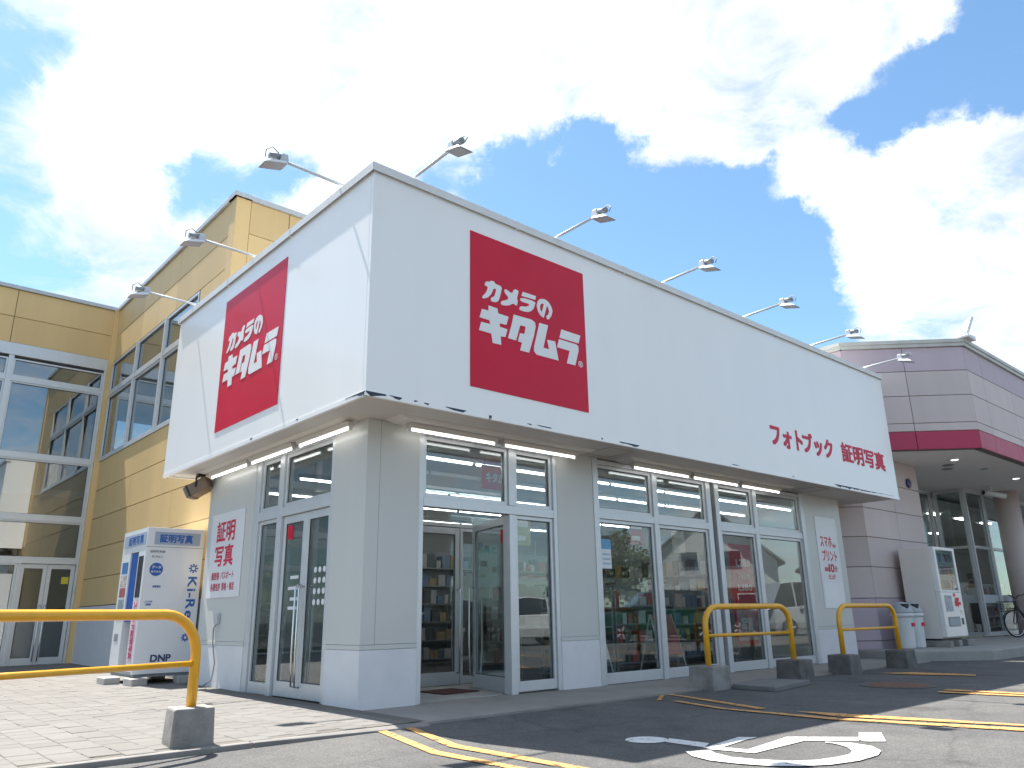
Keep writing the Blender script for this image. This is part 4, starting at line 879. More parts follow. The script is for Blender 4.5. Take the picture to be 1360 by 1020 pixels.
cu.build('curtain', m_bb, bo, smooth=True)
MB().tube([(bx0+.035, ya, bz1-.335), (bx0+.035, yb_, bz1-.335)], .01, 8).build('curtain_rod', m_steel, bo)
MB().lathe((bx0+.32, (ya+yb_)/2, bz0+.03), [(.05, 0), (.04, .02), (.03, .38), (.16, .40), (.16, .44)], 20).build('stool', m_lampg, bo)
# side prints
cols = [(.05,.18,.45),(.5,.45,.4),(.35,.1,.1),(.25,.3,.35),(.6,.55,.5),(.2,.22,.25)]
for k, (v, h) in enumerate(((1.55, .16), (1.37, .15), (1.22, .13), (1.06, .13), (.92, .12))):
    MB().pbox(BS, -(by1-.08), -(by1-.34), v, v+h, .001, .004).build('sample_photo', mat('sample_%d' % k, cols[k], .4, var=.5, vscale=18), bo)
MB().pbox(BS, -(by1-.10), -(by1-.26), .62, .72, .001, .004).build('notice', m_lampg, bo)
m_pk = mat('print_pink', (.55, .06, .16), .4)
MB().pbox(BS, -(by0+.27), -(by0+.05), .36, 1.17, .0005, .0015).build('side_poster', mat('pale_pink_poster', (.70, .50, .56), .4, var=.3, vscale=9), bo)
text(bo, 'スピード証明写真', BS, -(by0+.24), .40, .14, .74, m_pk, bold=.03, w=.002, rot=True)
MB().pbox(BS, -(by0+.26), -(by0+.06), 1.2, 1.76, .001, .004).build('dark_notice', m_black, bo)
MB().pbox(BS, -(by1-.06), -(by0+.05), bz1-.235, bz1-.06, .001, .006).build('header_sign', m_bl, bo); text(bo, '証明写真', BS, -(by0+.80), bz1-.21, .66, .12, m_bb, bold=.03, w=.0065)
# front prints
MB().pbox(BF, bx0+.10, bx1-.06, bz1-.235, bz1-.06, .001, .006).build('header_sign', m_bl, bo)
text(bo, '証明写真', BF, bx0+.17, bz1-.205, .45, .115, m_bb, bold=.035, w=.0065)
MB().pbox(BF, bx0+.001, bx1-.001, bz1-.27, bz1-.264, .0, .002).build('seam', m_lampg, bo)
MB().prism(BF, [(bx0+.165+.09*math.cos(a), 1.575+.09*math.sin(a)) for a in [2*math.pi*k/32 for k in range(32)]], .001, .003).build('blue_disc', m_bb, bo)
text(bo, 'データ', BF, bx0+.105, 1.585, .12, .04, m_white, bold=.03, w=.0035); text(bo, '取り込み', BF, bx0+.10, 1.53, .13, .028, m_white, bold=.02, w=.0035)
text(bo, '証明写真機', BF, bx0+.06, 1.80, .20, .035, m_lampg, bold=.01, w=.002); text(bo, 'Ki-Re-i', BF, bx0+.09, 1.735, .14, .03, m_lampg, bold=.01, w=.002)
text(bo, '美肌補正', BF, bx0+.14, 1.33, .11, .03, m_bb, bold=.02, w=.002); text(bo, 'スマホ', BF, bx0+.06, 1.13, .10, .025, m_bb, bold=.02, w=.002); text(bo, '送信', BF, bx0+.075, 1.09, .07, .03, m_bb, bold=.02, w=.002)
def star(u, v, r):
    mb = MB()
    for k in range(8):
        a = math.pi/4*k; c, s = math.cos(a), math.sin(a)
        mb.prism(BF, [(u+c*r*.35-s*.011, v+s*r*.35+c*.011), (u+c*r-s*.011, v+s*r+c*.011), (u+c*r+s*.011, v+s*r-c*.011), (u+c*r*.35+s*.011, v+s*r*.35-c*.011)], .001, .0025)
    mb.build('star_mark', m_bb, bo)
star(bx1-.115, 1.60, .065); text(bo, 'Ki-Re-i', BF, bx1-.175, .78, .12, .70, m_bb, bold=.018, w=.002, rot=True, mono=False); star(bx1-.135, .66, .055)
text(bo, 'DNP', BF, bx0+.22, .36, .26, .085, mat('dark_navy', (.03, .05, .14), .4), bold=.035, w=.002, mono=False)
MB().box(bx0+.03, by0+.03, bz0-.04, bx1-.03, by1-.03, bz0-.001).build('base', m_lampg, bo)
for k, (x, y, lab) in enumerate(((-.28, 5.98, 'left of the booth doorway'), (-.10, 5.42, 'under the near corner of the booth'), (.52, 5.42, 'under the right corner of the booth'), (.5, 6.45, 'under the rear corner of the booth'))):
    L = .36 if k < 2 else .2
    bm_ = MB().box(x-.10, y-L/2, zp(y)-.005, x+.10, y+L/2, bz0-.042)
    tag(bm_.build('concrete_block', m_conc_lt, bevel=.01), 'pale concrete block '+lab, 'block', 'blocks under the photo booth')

# ------------------------------------------------------------------ vending machine, bins
vx0, vx1, vy0, vy1, vz0, vz1 = 12.85, 13.90, 0.0, .68, .33, 2.06
m_vb = mat('vending_cream', (.74, .69, .64), .35, var=.02, coat=.2); m_vf = mat('vending_white', (.80, .79, .77), .3, coat=.3)
ve = thing('vending_machine', 'cream drinks vending machine standing against the pink wall', 'vending machine', ((vx0+vx1)/2, (vy0+vy1)/2, vz0))
MB().box(vx0, vy0+.10, vz0, vx1, vy1, vz1).build('cabinet', m_vb, ve, bevel=.012)
VF = Pl((0, vy0+.098, 0), (1, 0, 0), (0, -1, 0))
dr = MB()
for q in ((vx0, vx1, vz0+.03, vz0+.86), (vx0, vx0+.09, vz0+.862, vz1), (vx1-.09, vx1, vz0+.862, vz1), (vx0+.091, vx1-.091, vz1-.06, vz1), (vx0+.091, vx1-.091, vz0+.862, vz0+.90)): dr.pbox(VF, *q, .0, .10)
dr.build('front_door', m_vf, ve, bevel=.01)
MB().pbox(VF, vx0+.09, vx1-.09, vz0+.90, vz1-.06, .001, .008).build('display_back', m_lampw, ve)
MB().pbox(VF, vx0+.091, vx1-.091, vz0+.901, vz1-.061, .082, .088).build('display_window', m_glass, ve)
rv_ = random.Random(2)
for r_ in range(3):
    z = vz0+.93+r_*.255
    MB().pbox(VF, vx0+.092, vx1-.092, z-.018, z, .009, .075).build('display_shelf', m_lampw, ve)
    for k in range(10):
        x = vx0+.14+k*.083
        MB().lathe((x, VF.p(0, 0, .045).y, z), [(.026, .0), (.027, .11), (.012, .15), (.012, .175)], 10).build('bottle', gm[rv_.randrange(8)], ve, smooth=False)
MB().pbox(VF, vx0+.14, vx0+.50, vz0+.50, vz0+.80, .101, .104).build('poster', mat('vend_poster', (.30, .36, .42), .4, var=.5, vscale=14), ve)
for k, (a, b, c, d) in enumerate(((.60,.78,.70,.84),(.66,.70,.86,.76),(.62,.60,.74,.70),(.74,.58,.80,.74),(.80,.62,.92,.68))): MB().pbox(VF, vx0+a, vx0+c, vz0+b, vz0+d, .101+.001*k, .103+.001*k).build('red_mark', m_red, ve)
MB().pbox(VF, vx0+.16, vx0+.74, vz0+.22, vz0+.40, .101, .110).build('delivery_slot', m_lampg, ve, bevel=.004); MB().pbox(VF, vx0+.19, vx0+.71, vz0+.24, vz0+.37, .1105, .113).build('slot_flap', mat('flap_blue', (.22, .30, .38), .2), ve)
MB().pbox(VF, vx0+.84, vx0+.92, vz0+.25, vz0+.37, .101, .108).build('coin_return', m_black, ve); MB().pbox(VF, vx0+.84, vx0+.94, vz0+.45, vz0+.52, .101, .106).build('coin_slot', m_steel, ve)
MB().box(vx0+.02, vy0+.12, vz0-.03, vx1-.02, vy1-.02, vz0-.001).build('base', m_black, ve)
for k, (x, lab) in enumerate(((vx0+.10, 'left concrete block'), (vx0+.55, 'middle concrete block'), (vx1-.05, 'right concrete block'))):
    tag(MB().box(x-.09, vy0-.02, .179, x+.09+.1*(k == 2), vy1-.05, vz0-.032).build('concrete_block', m_conc, bevel=.01), lab+' under the vending machine', 'block', 'blocks under the vending machine')
def bin_(x, y, label):
    t = thing('recycling_bin', label, 'bin', (x, y, .18), group='drink bins beside the vending machine')
    MB().lathe((0, 0, 0), [(.15, 0), (.165, .02), (.185, .62)], 28).build('body', mat('bin_grey', (.58, .60, .61), .4, var=.06), t, smooth=False, local=True)
    MB().lathe((0, 0, .621), [(.20, 0), (.205, .04), (.18, .12), (.10, .20), (.05, .22)], 28).build('lid', mat('bin_lid', (.36, .40, .42), .35), t, smooth=True, local=True)
    MB().lathe((-.06, -.10, .70), [(.07, 0), (.075, .10)], 20).build('hole', m_black, t, local=True)
    MB().box(-.05, -.192, .40, .06, -.165, .46).build('red_label', m_red, t, local=True)
    MB().lathe((0, 0, .56), [(.192, 0), (.215, .03), (.205, .07)], 28).build('liner_edge', mat('bag', (.6, .62, .63), .25), t, smooth=True, local=True)
bin_(11.95, .42, 'grey drink bin nearer the guard rail, beside the pink corner'); bin_(12.40, .42, 'grey drink bin next to the vending machine')

# ------------------------------------------------------------------ bicycle
bk = thing('bicycle', 'black city bicycle with front basket parked by the far column', 'bicycle', (19.2, .72, .178), R(-27))
def wheel(x):
    w = MB().ring((x, 0, .33), (0, 1, 0), .315, .018, 36, 8).build('tyre', m_rubber, bk, smooth=True, local=True); w.name = 'wheel'
    MB().ring((x, 0, .33), (0, 1, 0), .292, .012, 36, 6).build('rim', m_steel, w, smooth=True, local=True)
    s = MB()
    for k in range(16): a = math.pi*2*k/16; s.tube([(x, .02*(-1)**k, .33), (x+.29*math.cos(a), 0, .33+.29*math.sin(a))], .0018, 4)
    s.build('spokes', m_steel, w, local=True); MB().tube([(x, -.05, .33), (x, .05, .33)], .022, 10).build('hub', m_steel, w, local=True)
wheel(0); wheel(1.06)
fr = MB(); fr.tube([(.0,.045,.33),(.10,.045,.66),(.13,0,.74),(.16,0,.88)], .014, 8); fr.tube([(.0,-.045,.33),(.10,-.045,.66),(.13,0,.74)], .014, 8)
fr.tube([(.14,0,.78),(.30,0,.5),(.60,0,.30)], .02, 8); fr.tube([(.60,0,.30),(.78,0,.86)], .016, 8); fr.tube([(.60,0,.30),(1.06,.05,.33)], .012, 8); fr.tube([(.72,0,.68),(1.06,.05,.33)], .01, 8); fr.tube([(.15,0,.70),(.42,0,.46),(.66,0,.46)], .016, 8)
fr.build('frame', m_black, bk, smooth=True, local=True)
MB().tube([(.34,.28,.98),(.20,.24,1.02),(.14,.10,1.0),(.16,0,.92),(.14,-.10,1.0),(.20,-.24,1.02),(.34,-.28,.98)], .012, 8).build('handlebar', m_black, bk, smooth=True, local=True)
bs = MB()
for z, s in ((.62, .10), (.70, .115), (.78, .13), (.86, .145)):
    bs.tube([(-.16-s, -s, z), (-.16+s, -s, z), (-.16+s, s, z), (-.16-s, s, z), (-.16-s, -s, z)], .005, 5)
for k in range(9):
    t = -1+k*.25
    for sg in (-1, 1):
        bs.tube([(-.16+t*.10, sg*.10, .62), (-.16+t*.145, sg*.145, .86)], .004, 5); bs.tube([(-.16+sg*.10, t*.10, .62), (-.16+sg*.145, t*.145, .86)], .004, 5)
bs.box(-.26, -.10, .615, -.06, .10, .622)
bs.build('basket', m_black, bk, local=True)
sd_ = MB(); sd_.lathe((.80, 0, .87), [(.05, 0), (.09, .03), (.08, .06), (.02, .07)], 16); sd_.build('saddle', m_black, bk, smooth=True, local=True)
MB().tube([(.60, -.09, .30), (.60, .09, .30)], .03, 10).build('crank', m_steel, bk, local=True)
for x0_, a0 in ((0, .5), (1.06, 0)):
    MB().tube([(x0_+.36*math.cos(a), 0, .33+.36*math.sin(a)) for a in [math.pi*(.05+.75*k/10)+ (0 if x0_ else .35) for k in range(11)]], .012, 6).build('mudguard', m_black, bk, smooth=True, local=True)
# ------------------------------------------------------------------ inside the shop
ORD7 = ['first', 'second', 'third', 'fourth', 'fifth', 'sixth', 'seventh']; RWS = ['nearest the glass', 'second from the glass', 'third from the glass', 'fourth from the glass', 'deepest inside']
for ri, yy_ in enumerate((1.5, 2.5, 3.75, 5.2, 6.8)):
    for k in range(7):
        x = 1.25+k*1.30
        t = thing('ceiling_tube', 'lit shop ceiling tube, %s from the entrance in the row %s' % (ORD7[k], RWS[ri]), 'lamp', (x+.6, yy_, 2.78), group='ceiling tubes inside the shop')
        MB().box(x-.02, yy_-.04, 2.745, x+1.24, yy_+.04, 2.795).build('housing', m_lampw, t)
        MB().tube([(x, yy_, 2.73), (x+1.22, yy_, 2.73)], .014, 8).build('tube', m_tube_in, t)
m_wood = mat('wood_brown', (.09, .032, .022), .45, var=.3, vscale=5)
ct = thing('counter', 'dark reddish brown shop counter seen through the open entrance', 'counter', (2.6, 4.4, .03))
MB().box(1.5, 4.2, .03, 3.6, 4.75, .92).build('body', m_wood, ct); MB().box(1.45, 4.15, .921, 3.65, 4.8, .96).build('top', m_lampw, ct)
for k in range(3): MB().box(1.53+k*.69, 4.185, .1, 2.17+k*.69, 4.199, .86).build('front_panel', m_wood, ct)
for k, (x, y, w, d, h, g, lab) in enumerate(((2.75, 4.35, .34, .25, .20, 6, 'white printer-like box on the left half of the counter'), (3.25, 4.35, .22, .2, .26, 5, 'orange brown carton on the right end of the counter'), (2.35, 4.4, .2, .2, .14, 3, 'small pale box at the near end of the counter'))):
    tag(MB().box(x, y, .961, x+w, y+d, .961+h).build('goods_box', gm[g], bevel=.006), lab, 'box', 'boxes on the shop counter')
SH = [('dark display shelf with boxes behind the shop counter', 1.3, 6.0, 2.8, 1.95, .5, 0, 5, 3),
      ('tall dark shelf left of the shop counter', 1.05, 3.0, 1.6, 1.7, .5, R(90), 5, 13),
      ('low grey shelf of goods behind the first show window', 4.3, 2.5, 1.5, 1.25, .6, 0, 4, 5),
      ('low grey shelf of goods behind the second show window', 6.0, 2.6, 1.5, 1.3, .6, 0, 4, 6),
      ('low grey shelf of goods behind the third show window', 7.6, 2.9, 1.4, 1.25, .6, 0, 4, 7),
      ('long grey shelf of goods in the middle of the shop', 4.6, 4.3, 3.0, 1.5, .6, 0, 4, 9),
      ('second long grey shelf of goods in the middle of the shop', 7.9, 4.5, 2.2, 1.55, .6, 0, 4, 10),
      ('tall wall shelf of goods at the back left of the shop', 4.3, 6.4, 3.0, 2.1, .5, 0, 6, 11),
      ('tall wall shelf of goods at the back right of the shop', 7.4, 6.5, 3.0, 2.1, .5, 0, 6, 12),
      ('tall shelf of goods along the far end wall of the shop', 10.2, 2.8, 3.2, 2.0, .5, R(90), 5, 8)]
for lab, x, y, L_, H_, D_, rz_, n_, sd__ in SH: shelf('display_shelf', lab, x, y, .03, L_, H_, D_, rz_, n_, seed=sd__, post=m_lampg)
hs = thing('reflected_sign', 'red panel with white katakana standing in for a sign reflected in the entrance transom', 'sign', (2.73, 1.35, 2.4))  # solid panel added in place of a sign's reflection in the transom glass
MB().box(2.48, 1.30, 2.40, 2.98, 1.33, 2.70).build('panel', m_red, hs, bevel=.004)
text(hs, 'キタムラ', Pl((0, 1.2995, 0), (1, 0, 0), (0, -1, 0)), 2.54, 2.49, .38, .12, m_white, bold=.04, w=.001)
for x in (2.53, 2.93): MB().tube([(x, 1.315, 2.70), (x, 1.315, 2.80)], .004, 5).build('wire', m_steel, hs)
PO = ((5.0, 2.0, 'yellow', 1), (6.5, 2.1, 'blue', 2), (8.0, 2.15, 'red', 0), (9.3, 2.05, 'white', 6))
for x, z, nm, g in PO:
    t = thing('hanging_poster', '%s sale poster hanging from the ceiling inside the show windows' % nm, 'poster', (x, 3.6, z), group='posters hanging inside the shop')
    MB().box(x, 3.6, z, x+.42, 3.606, z+.5).build('sheet', gm[g], t); MB().box(x+.05, 3.595, z+.30, x+.37, 3.5995, z+.42).build('heading', m_board, t); MB().box(x+.05, 3.595, z+.08, x+.30, 3.5995, z+.16).build('print', m_board, t)
    for q in (.03, .39): MB().tube([(x+q, 3.603, z+.5), (x+q, 3.603, 2.80)], .003, 4).build('string', m_steel, t)
# banner with prints behind the swung door
bn = thing('poster_banner', 'white hanging photo banner with small pictures behind the open door leaf', 'banner', (4.0, 3.3, .9))
MB().box(3.86, 3.20, 1.30, 4.46, 3.206, 2.33).build('sheet', m_board, bn)
rq = random.Random(4)
for k in range(9):
    x, z = 3.90+rq.random()*.42, 1.36+rq.random()*.85
    MB().box(x, 3.195, z, x+rq.uniform(.05, .13), 3.1995, z+rq.uniform(.04, .10)).build('print', gm[rq.randrange(8)], bn)
text(bn, '写真と', Pl((0, 3.199, 0), (1, 0, 0), (0, -1, 0)), 3.92, 1.80, .40, .13, mat('teal_print', (.05, .35, .33), .5), bold=.02, w=.001)
MB().tube([(3.86, 3.22, 1.3), (3.86, 3.22, 2.34), (4.46, 3.22, 2.34), (4.46, 3.22, 1.3)], .012, 8).build('stand', m_steel, bn)
for s in (-1, 1): MB().tube([(4.16+s*.30, 3.22, 1.3), (4.16+s*.32, 3.22+.0, .035)], .012, 8).build('leg', m_steel, bn)
# table by the sidelight
tb = thing('display_table', 'pale display table with folded legs behind the entrance sidelight', 'table', (3.6, 1.9, .03))
MB().box(3.42, 1.3, .72, 4.6, 1.8, .75).build('table_top', m_lampw, tb)
for x in (3.48, 4.54):
    for y in (1.34, 1.76): MB().tube([(x, y, .72), (x+.05*(1 if x < 4 else -1), y, .03)], .014, 8).build('leg', m_steel, tb)
for k, (x0_, g) in enumerate(((3.5, 6), (3.78, 3), (4.1, 5), (4.35, 6))):
    tag(MB().box(x0_, 1.42, .7505, x0_+.2, 1.68, .86+.06*(k % 2)).build('goods_box', gm[g], bevel=.004), '%s carton on the display table behind the entrance glass' % ('first white', 'second pale', 'third brown', 'fourth white')[k], 'box', 'cartons on the display table')
# tall red price board behind the third window
rbx = thing('price_board', 'tall red price board standing inside the third show window', 'board', (8.55, 1.65, .03))
RB = Pl((0, 1.6, 0), (1, 0, 0), (0, -1, 0))
MB().pbox(RB, 8.25, 8.90, .35, 2.02, -.03, 0).build('panel', m_red, rbx, bevel=.004)
MB().pbox(RB, 8.27, 8.88, .42, .92, .001, .004).build('lower_sheet', mat('price_sheet', (.55, .35, .36), .5, var=.3, vscale=10), rbx)
text(rbx, '1,280', RB, 8.40, 1.62, .42, .14, m_white, bold=.03, w=.002, mono=False); text(rbx, '1,380', RB, 8.40, 1.22, .42, .12, m_white, bold=.03, w=.002, mono=False); text(rbx, 'プリント', RB, 8.42, 1.44, .36, .09, m_white, bold=.02, w=.002)
text(rbx, '写真', RB, 8.40, .55, .34, .24, m_white, bold=.03, w=.0045)
for x in (8.3, 8.84): MB().tube([(x, 1.62, .4), (x, 1.75, .03)], .014, 8).build('leg', m_steel, rbx)
for k, (x, c, lab) in enumerate(((4.35, m_board, 'white'), (5.95, gm[0], 'red'))):
    t = thing('floor_sign', '%s folding floor sign with pale legs inside the show windows' % lab, 'sign', (x, 1.35, .03))
    MB().hexa([(x-.25,1.22,.30),(x+.25,1.22,.30),(x+.25,1.24,.30),(x-.25,1.24,.30),(x-.25,1.38,.85),(x+.25,1.38,.85),(x+.25,1.40,.85),(x-.25,1.40,.85)]).build('panel', c, t)
    for s in (-1, 1):
        MB().tube([(x+s*.24, 1.39, .86), (x+s*.27, 1.16, .03)], .011, 6).build('leg', m_lampw, t); MB().tube([(x+s*.24, 1.40, .86), (x+s*.27, 1.62, .03)], .011, 6).build('leg', m_lampw, t)

# ------------------------------------------------------------------ across the car park (seen mirrored in the glass)
def car(label, x, y, rz, col, kind='suv', L=4.3, H=1.65):
    t = thing('parked_car', label, 'car', (x, y, 0), rz, 'cars parked across the lot')
    mp = mat('paint_%s' % label.split()[0], col, .25, var=.02, coat=.8); gd = glass('car_glass', (.18, .2, .2), .08); blk = m_black
    W = 1.72
    if kind == 'van': prof = [(0,.62,.95),(.25,.95,1.02),(.75,1.05,H-.05),(1.2,1.08,H),(3.6,1.08,H),(4.1,1.05,H-.06),(L,.75,1.0)]
    elif kind == 'sedan': prof = [(0,.55,.62),(.2,.72,.74),(1.25,.86,.90),(2.0,.90,H-.06),(2.6,.92,H),(3.2,.93,H-.08),(3.85,.95,.98),(L-.1,.9,.95),(L,.6,.7)]
    else: prof = [(0,.6,.75),(.2,.85,.90),(1.1,.98,1.02),(1.75,1.02,H-.08),(2.4,1.03,H),(3.6,1.04,H-.03),(4.1,1.0,H-.25),(L,.7,.95)]
    lo, up = MB(), MB()
    def sec(mb, rows_):
        k = len(rows_[0]); i = len(mb.v)
        for r_ in rows_: mb.v += [Vector(p) for p in r_]
        for a in range(len(rows_)-1):
            for b in range(k): mb.f.append([i+a*k+b, i+a*k+(b+1) % k, i+(a+1)*k+(b+1) % k, i+(a+1)*k+b])
        mb.f.append([i+b for b in range(k)][::-1]); mb.f.append([i+(len(rows_)-1)*k+b for b in range(k)])
    rws = []
    for q, (px_, belt, roof) in enumerate(prof):
        e = 1-.18*(q == 0 or q == len(prof)-1); w = W/2*e; zb_ = .24+.1*(q in (0, len(prof)-1))
        rws.append([(px_-L/2, -w*.95, zb_), (px_-L/2, -w, .5), (px_-L/2, -w*.98, belt), (px_-L/2, w*.98, belt), (px_-L/2, w, .5), (px_-L/2, w*.95, zb_)])
    sec(lo, rws); lo.build('body', mp, t, bevel=.03, local=True)
    cab = [p for p in prof if p[2]-p[1] > .02]
    cs = []
    i0 = prof.index(cab[0]); st = prof[max(0, i0-1)]; en = prof[min(len(prof)-1, prof.index(cab[-1])+1)]
    for q, (px_, belt, roof) in enumerate([(st[0]+.02, st[1], st[1]+.01)]+cab+[(en[0]-.05, min(en[1], cab[-1][1]), min(en[1], cab[-1][1])+.01)]):
        w = W/2*.95; wr = W/2*.76
        cs.append([(px_-L/2, -w, belt-.03), (px_-L/2, -wr if roof-belt > .1 else -w*.97, roof), (px_-L/2, wr if roof-belt > .1 else w*.97, roof), (px_-L/2, w, belt-.03)])
    sec(up, cs); up.build('cabin_glass', gd if False else mat('car_dark_glass', (.02, .022, .025), .08, coat=.6), t, bevel=.02, local=True)
    rf = MB(); rr_ = [p for p in cab]
    sec(rf, [[(p[0]-L/2, -W/2*.77, p[2]-.03), (p[0]-L/2, -W/2*.75, p[2]+.02), (p[0]-L/2, W/2*.75, p[2]+.02), (p[0]-L/2, W/2*.77, p[2]-.03)] for p in rr_]); rf.build('roof', mp, t, bevel=.015, local=True)
    for p in rr_[1:-1:2]:
        for s in (-1, 1): MB().tube([(p[0]-L/2, s*W/2*.955, p[1]-.03), (p[0]-L/2, s*W/2*.775, p[2])], .035, 6).build('pillar', mp, t, local=True)
    for wx in (-L/2+.82, L/2-.80):
        for s in (-1, 1):
            w_ = MB().tube([(wx, s*(W/2-.17), .32), (wx, s*(W/2+.012), .32)], .32, 24).build('wheel', m_rubber, t, local=True)
            MB().tube([(wx, s*(W/2+.0), .32), (wx, s*(W/2+.022), .32)], .21, 18).build('rim', m_steel, w_, local=True)
            sp = MB()
            for k in range(5): a = k*2*math.pi/5; sp.tube([(wx, s*(W/2+.024), .32), (wx+.2*math.cos(a), s*(W/2+.026), .32+.2*math.sin(a))], .022, 5)
            sp.build('spokes', m_lampw, w_, local=True)
    for s in (-1, 1):
        MB().box(-L/2+.02, s*.62-.14, .62, -L/2+.22, s*.62+.14, .74).build('headlight', mat('headlamp', (.6, .62, .65), .1), t, local=True, bevel=.02)
        MB().box(L/2-.10, s*.66-.10, .72, L/2+.0, s*.66+.10, .92).build('tail_light', m_red, t, local=True, bevel=.02)
        MB().box(-L/2+1.35, s*(W/2+.02)-.06, .98, -L/2+1.5, s*(W/2+.02)+.06, 1.1).build('mirror', mp, t, local=True, bevel=.02)
    MB().box(-L/2-.01, -.17, .42, -L/2+.03, .17, .53).build('number_plate', m_lampw, t, local=True)
car('green estate car parked across the lot, mirrored in the show window', 17.9, -9.2, R(38), (.015, .07, .045), 'suv')
car('red hatchback parked across the lot, mirrored in the show window', 27.0, -12.4, R(215), (.22, .012, .02), 'suv', 3.9, 1.55)
car('silver box van parked across the lot, mirrored in the last window', 26.4, -8.2, R(30), (.45, .46, .48), 'van', 4.6, 2.0)
car('white sedan parked across the lot, mirrored in the entrance glass', 13.3, -11.3, R(20), (.70, .70, .70), 'sedan', 4.5, 1.45)
car('black saloon parked across the lot, mirrored between the green and red cars', 22.5, -11.0, R(38), (.02, .02, .025), 'sedan', 4.5, 1.45)
def house(label, x, y, rz, W, D, H, roofh, wallc, roofc, band=None):
    t = thing('house', label, 'house', (x, y, 0), rz, 'houses beyond the car park')
    wm_ = mat('house_wall_'+label.split()[0], wallc, .8, var=.08); rm_ = mat('house_roof_'+label.split()[0], roofc, .8, var=.12, vscale=6); bm2 = mat('brick_red', (.20, .07, .05), .85, var=.2, vscale=12)
    P = Pl((-W/2, 0, 0), (1, 0, 0), (0, -1, 0))
    MB().prism(P, [(0, 0), (W, 0), (W, H), (W/2, H+roofh), (0, H)], 0, -D).build('wall', wm_, t, local=True)
    if band: MB().box(-W/2-.03, -.03, 0, W/2+.03, D+.03, band).build('brick_base', bm2, t, local=True)
    for s in (-1, 1):
        e = .5; sl = roofh/(W/2); r_ = MB()
        a = (0, H+roofh+.12); b = (s*(W/2+e), H-e*sl+.12)
        i = [Vector((a[0], -e, a[1])), Vector((b[0], -e, b[1])), Vector((b[0], D+e, b[1])), Vector((a[0], D+e, a[1]))]
        r_.hexa(i+[v+Vector((0, 0, .16)) for v in i]); ro = r_.build('roof', rm_, t, local=True)
        for k in range(9):
            f0 = (k+.5)/9.5; xx = a[0]+(b[0]-a[0])*f0; zz = a[1]+(b[1]-a[1])*f0+.16
            MB().box(xx-.03, -e, zz, xx+.03, D+e, zz+.04).build('roof_batten', rm_, ro, local=True)
    for (wx, wz) in ((-W/4, 1.0), (W/4, 1.0), (-W/6, H-.4), (W/6, H-.4)):
        w_ = MB().box(wx-.65, -.06, wz, wx+.65, -.005 if not band else -.035, wz+1.2).build('window', m_lampw, t, local=True); MB().box(wx-.57, -.085, wz+.08, wx+.57, -.061, wz+1.12).build('pane', mat('house_pane', (.05, .06, .07), .1), w_, local=True)
    d_ = MB().box(-.45, -.08, 0, .45, -.004 if not band else -.034, 2.05).build('door', m_brown, t, local=True); MB().box(.3, -.11, 1.0, .36, -.081, 1.1).build('handle', m_steel, d_, local=True)
house('white gabled house with brick base beyond the car park', 44.5, -25.0, R(232), 9, 9, 4.4, 3.8, (.62, .62, .60), (.12, .12, .125), 2.6)
house('beige house with grey tiled roof beyond the car park', 47.5, -14.0, R(250), 10, 9, 3.6, 3.6, (.42, .36, .30), (.18, .175, .17), None)
house('tan house at the end of the car park', 14, -34, R(178), 10, 8, 5.0, 2.8, (.44, .40, .35), (.14, .09, .08), None)
house('grey house left of the car park', -8, -38, R(176), 11, 8, 5.2, 2.6, (.38, .39, .40), (.10, .11, .13), None)
m_bark = mat('bark', (.10, .075, .055), .9, var=.25, vscale=10, bump=.5, bscale=30)
m_leaf = [mat('foliage_%d' % i, c, .7, var=.35, vscale=2.5, island=.35) for i, c in enumerate(((.055, .10, .025), (.04, .085, .025), (.075, .11, .035)))]
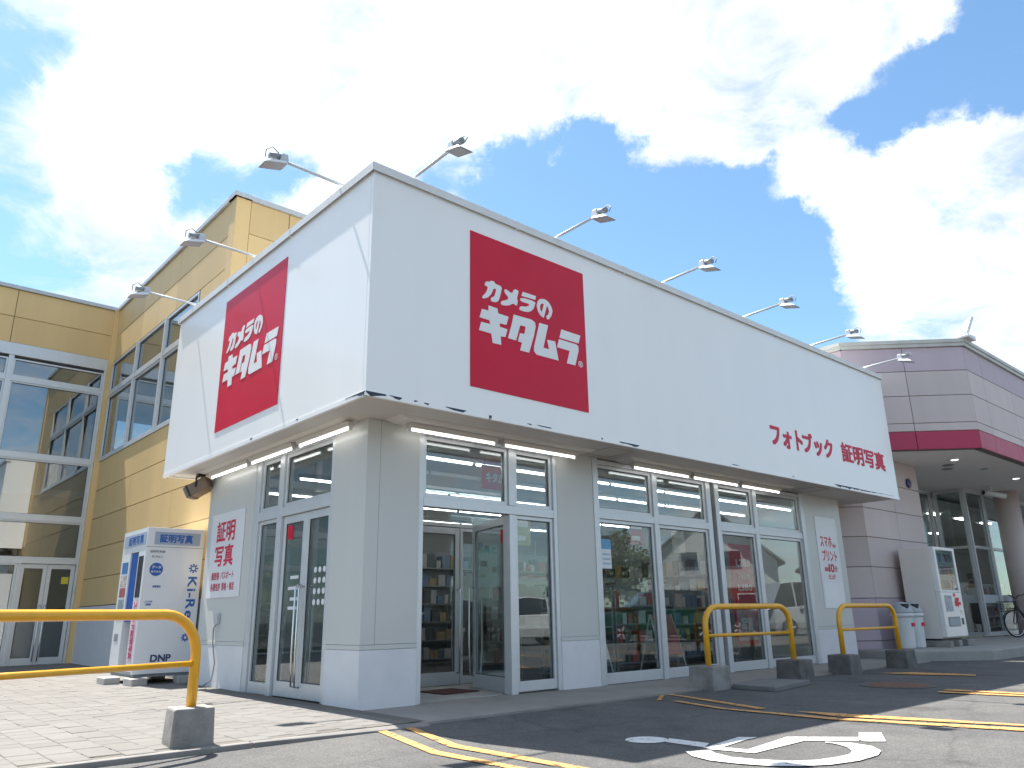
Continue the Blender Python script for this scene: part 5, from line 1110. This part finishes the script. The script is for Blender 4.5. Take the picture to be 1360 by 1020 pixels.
def tree(label, x, y, h, r, seed):
    rr = random.Random(seed); t = thing('tree', label, 'tree', (x, y, 0), 0, 'trees beyond the car park')
    tk = MB(); tk.tube([(0, 0, 0), (.05, .03, h*.3), (-.05, .05, h*.55), (0, 0, h*.8)], [.16, .13, .10, .04], 9)
    cl = []
    for k in range(26):
        a = rr.random()*6.28; q = rr.random()**.6; z = h*(.38+.6*rr.random()); w = math.sin(math.pi*min(1, max(.05, (z/h-.28)/.76)))**.6
        c = Vector((math.cos(a)*r*q*w, math.sin(a)*r*q*w, z)); cl.append(c)
        if k < 10: tk.tube([(0, 0, h*.35+.03*k*h), c*.5+Vector((0, 0, h*.3)), c], [.06, .04, .015], 5)
    tk.build('trunk', m_bark, t, smooth=True, local=True)
    lf = MB()
    for c in cl:
        R0 = r*rr.uniform(.22, .42)
        for _ in range(70):
            d = Vector((rr.gauss(0, 1), rr.gauss(0, 1), rr.gauss(0, .8))).normalized()*R0*rr.random()**.4; p = c+d
            n = (d.normalized()+Vector((rr.uniform(-.7, .7), rr.uniform(-.7, .7), rr.uniform(-.2, .9)))).normalized(); e1 = n.orthogonal().normalized(); e2 = n.cross(e1); s = rr.uniform(.10, .22)
            i = len(lf.v); lf.v += [p-e1*s, p-e2*s*.6, p+e1*s, p+e2*s*.6]; lf.f.append([i, i+1, i+2, i+3])
    lf.build('crown', m_leaf[seed % 3], t, local=True, recalc=False)
for k, (x, y, h, r, lab) in enumerate(((36, -27, 6.0, 2.6, 'tallest green tree beside the white gabled house'), (30, -24, 4.2, 2.4, 'low bushy tree behind the green car'), (41, -31, 6.5, 2.6, 'dark green tree behind the white gabled house'), (6, -27, 6.5, 2.8, 'broad tree left of the tan house'), (-2, -30, 7.0, 2.8, 'round tree between the tan and grey houses'), (1.5, -24, 4.0, 2.0, 'small round tree behind the white sedan'))):
    tree(lab, x, y, h, r, k+20)
for k, (x, y) in enumerate(((20.5, -15.5), (-6, -18))):
    t = thing('utility_pole', ('concrete utility pole behind the green car', 'concrete utility pole at the left side of the car park')[k], 'utility pole', (x, y, 0), group='utility poles')
    MB().tube([(x, y, 0), (x, y, 9.5)], [.17, .11], 12).build('pole', m_conc_lt, t, smooth=True)
    for z in (8.2, 8.9): MB().box(x-.9, y-.05, z, x+.9, y+.05, z+.1).build('crossarm', m_galv, t)
    MB().lathe((x+.32, y, 6.9), [(.22, 0), (.24, .1), (.24, .7), (.2, .8)], 14).build('transformer', m_galv, t)
for k, (dx, z) in enumerate(((-.8, 8.3), (.8, 8.3), (-.7, 9.0), (.7, 9.0))):
    for a, b, nm in (((20.5, -15.5), (-6, -18), 'between the two poles'), ((20.5, -15.5), (60, -12), 'running off to the right'),):
        pts = [(a[0]+dx+(b[0]-a[0])*q/12, a[1]+(b[1]-a[1])*q/12, z-.9*math.sin(math.pi*q/12)) for q in range(13)]
        tag(MB().tube(pts, .012, 5).build('power_line', m_black, None), 'thin black overhead wire, %s, %s' % (('lower left', 'lower right', 'upper left', 'upper right')[k], nm), 'wire', 'overhead wires '+nm)
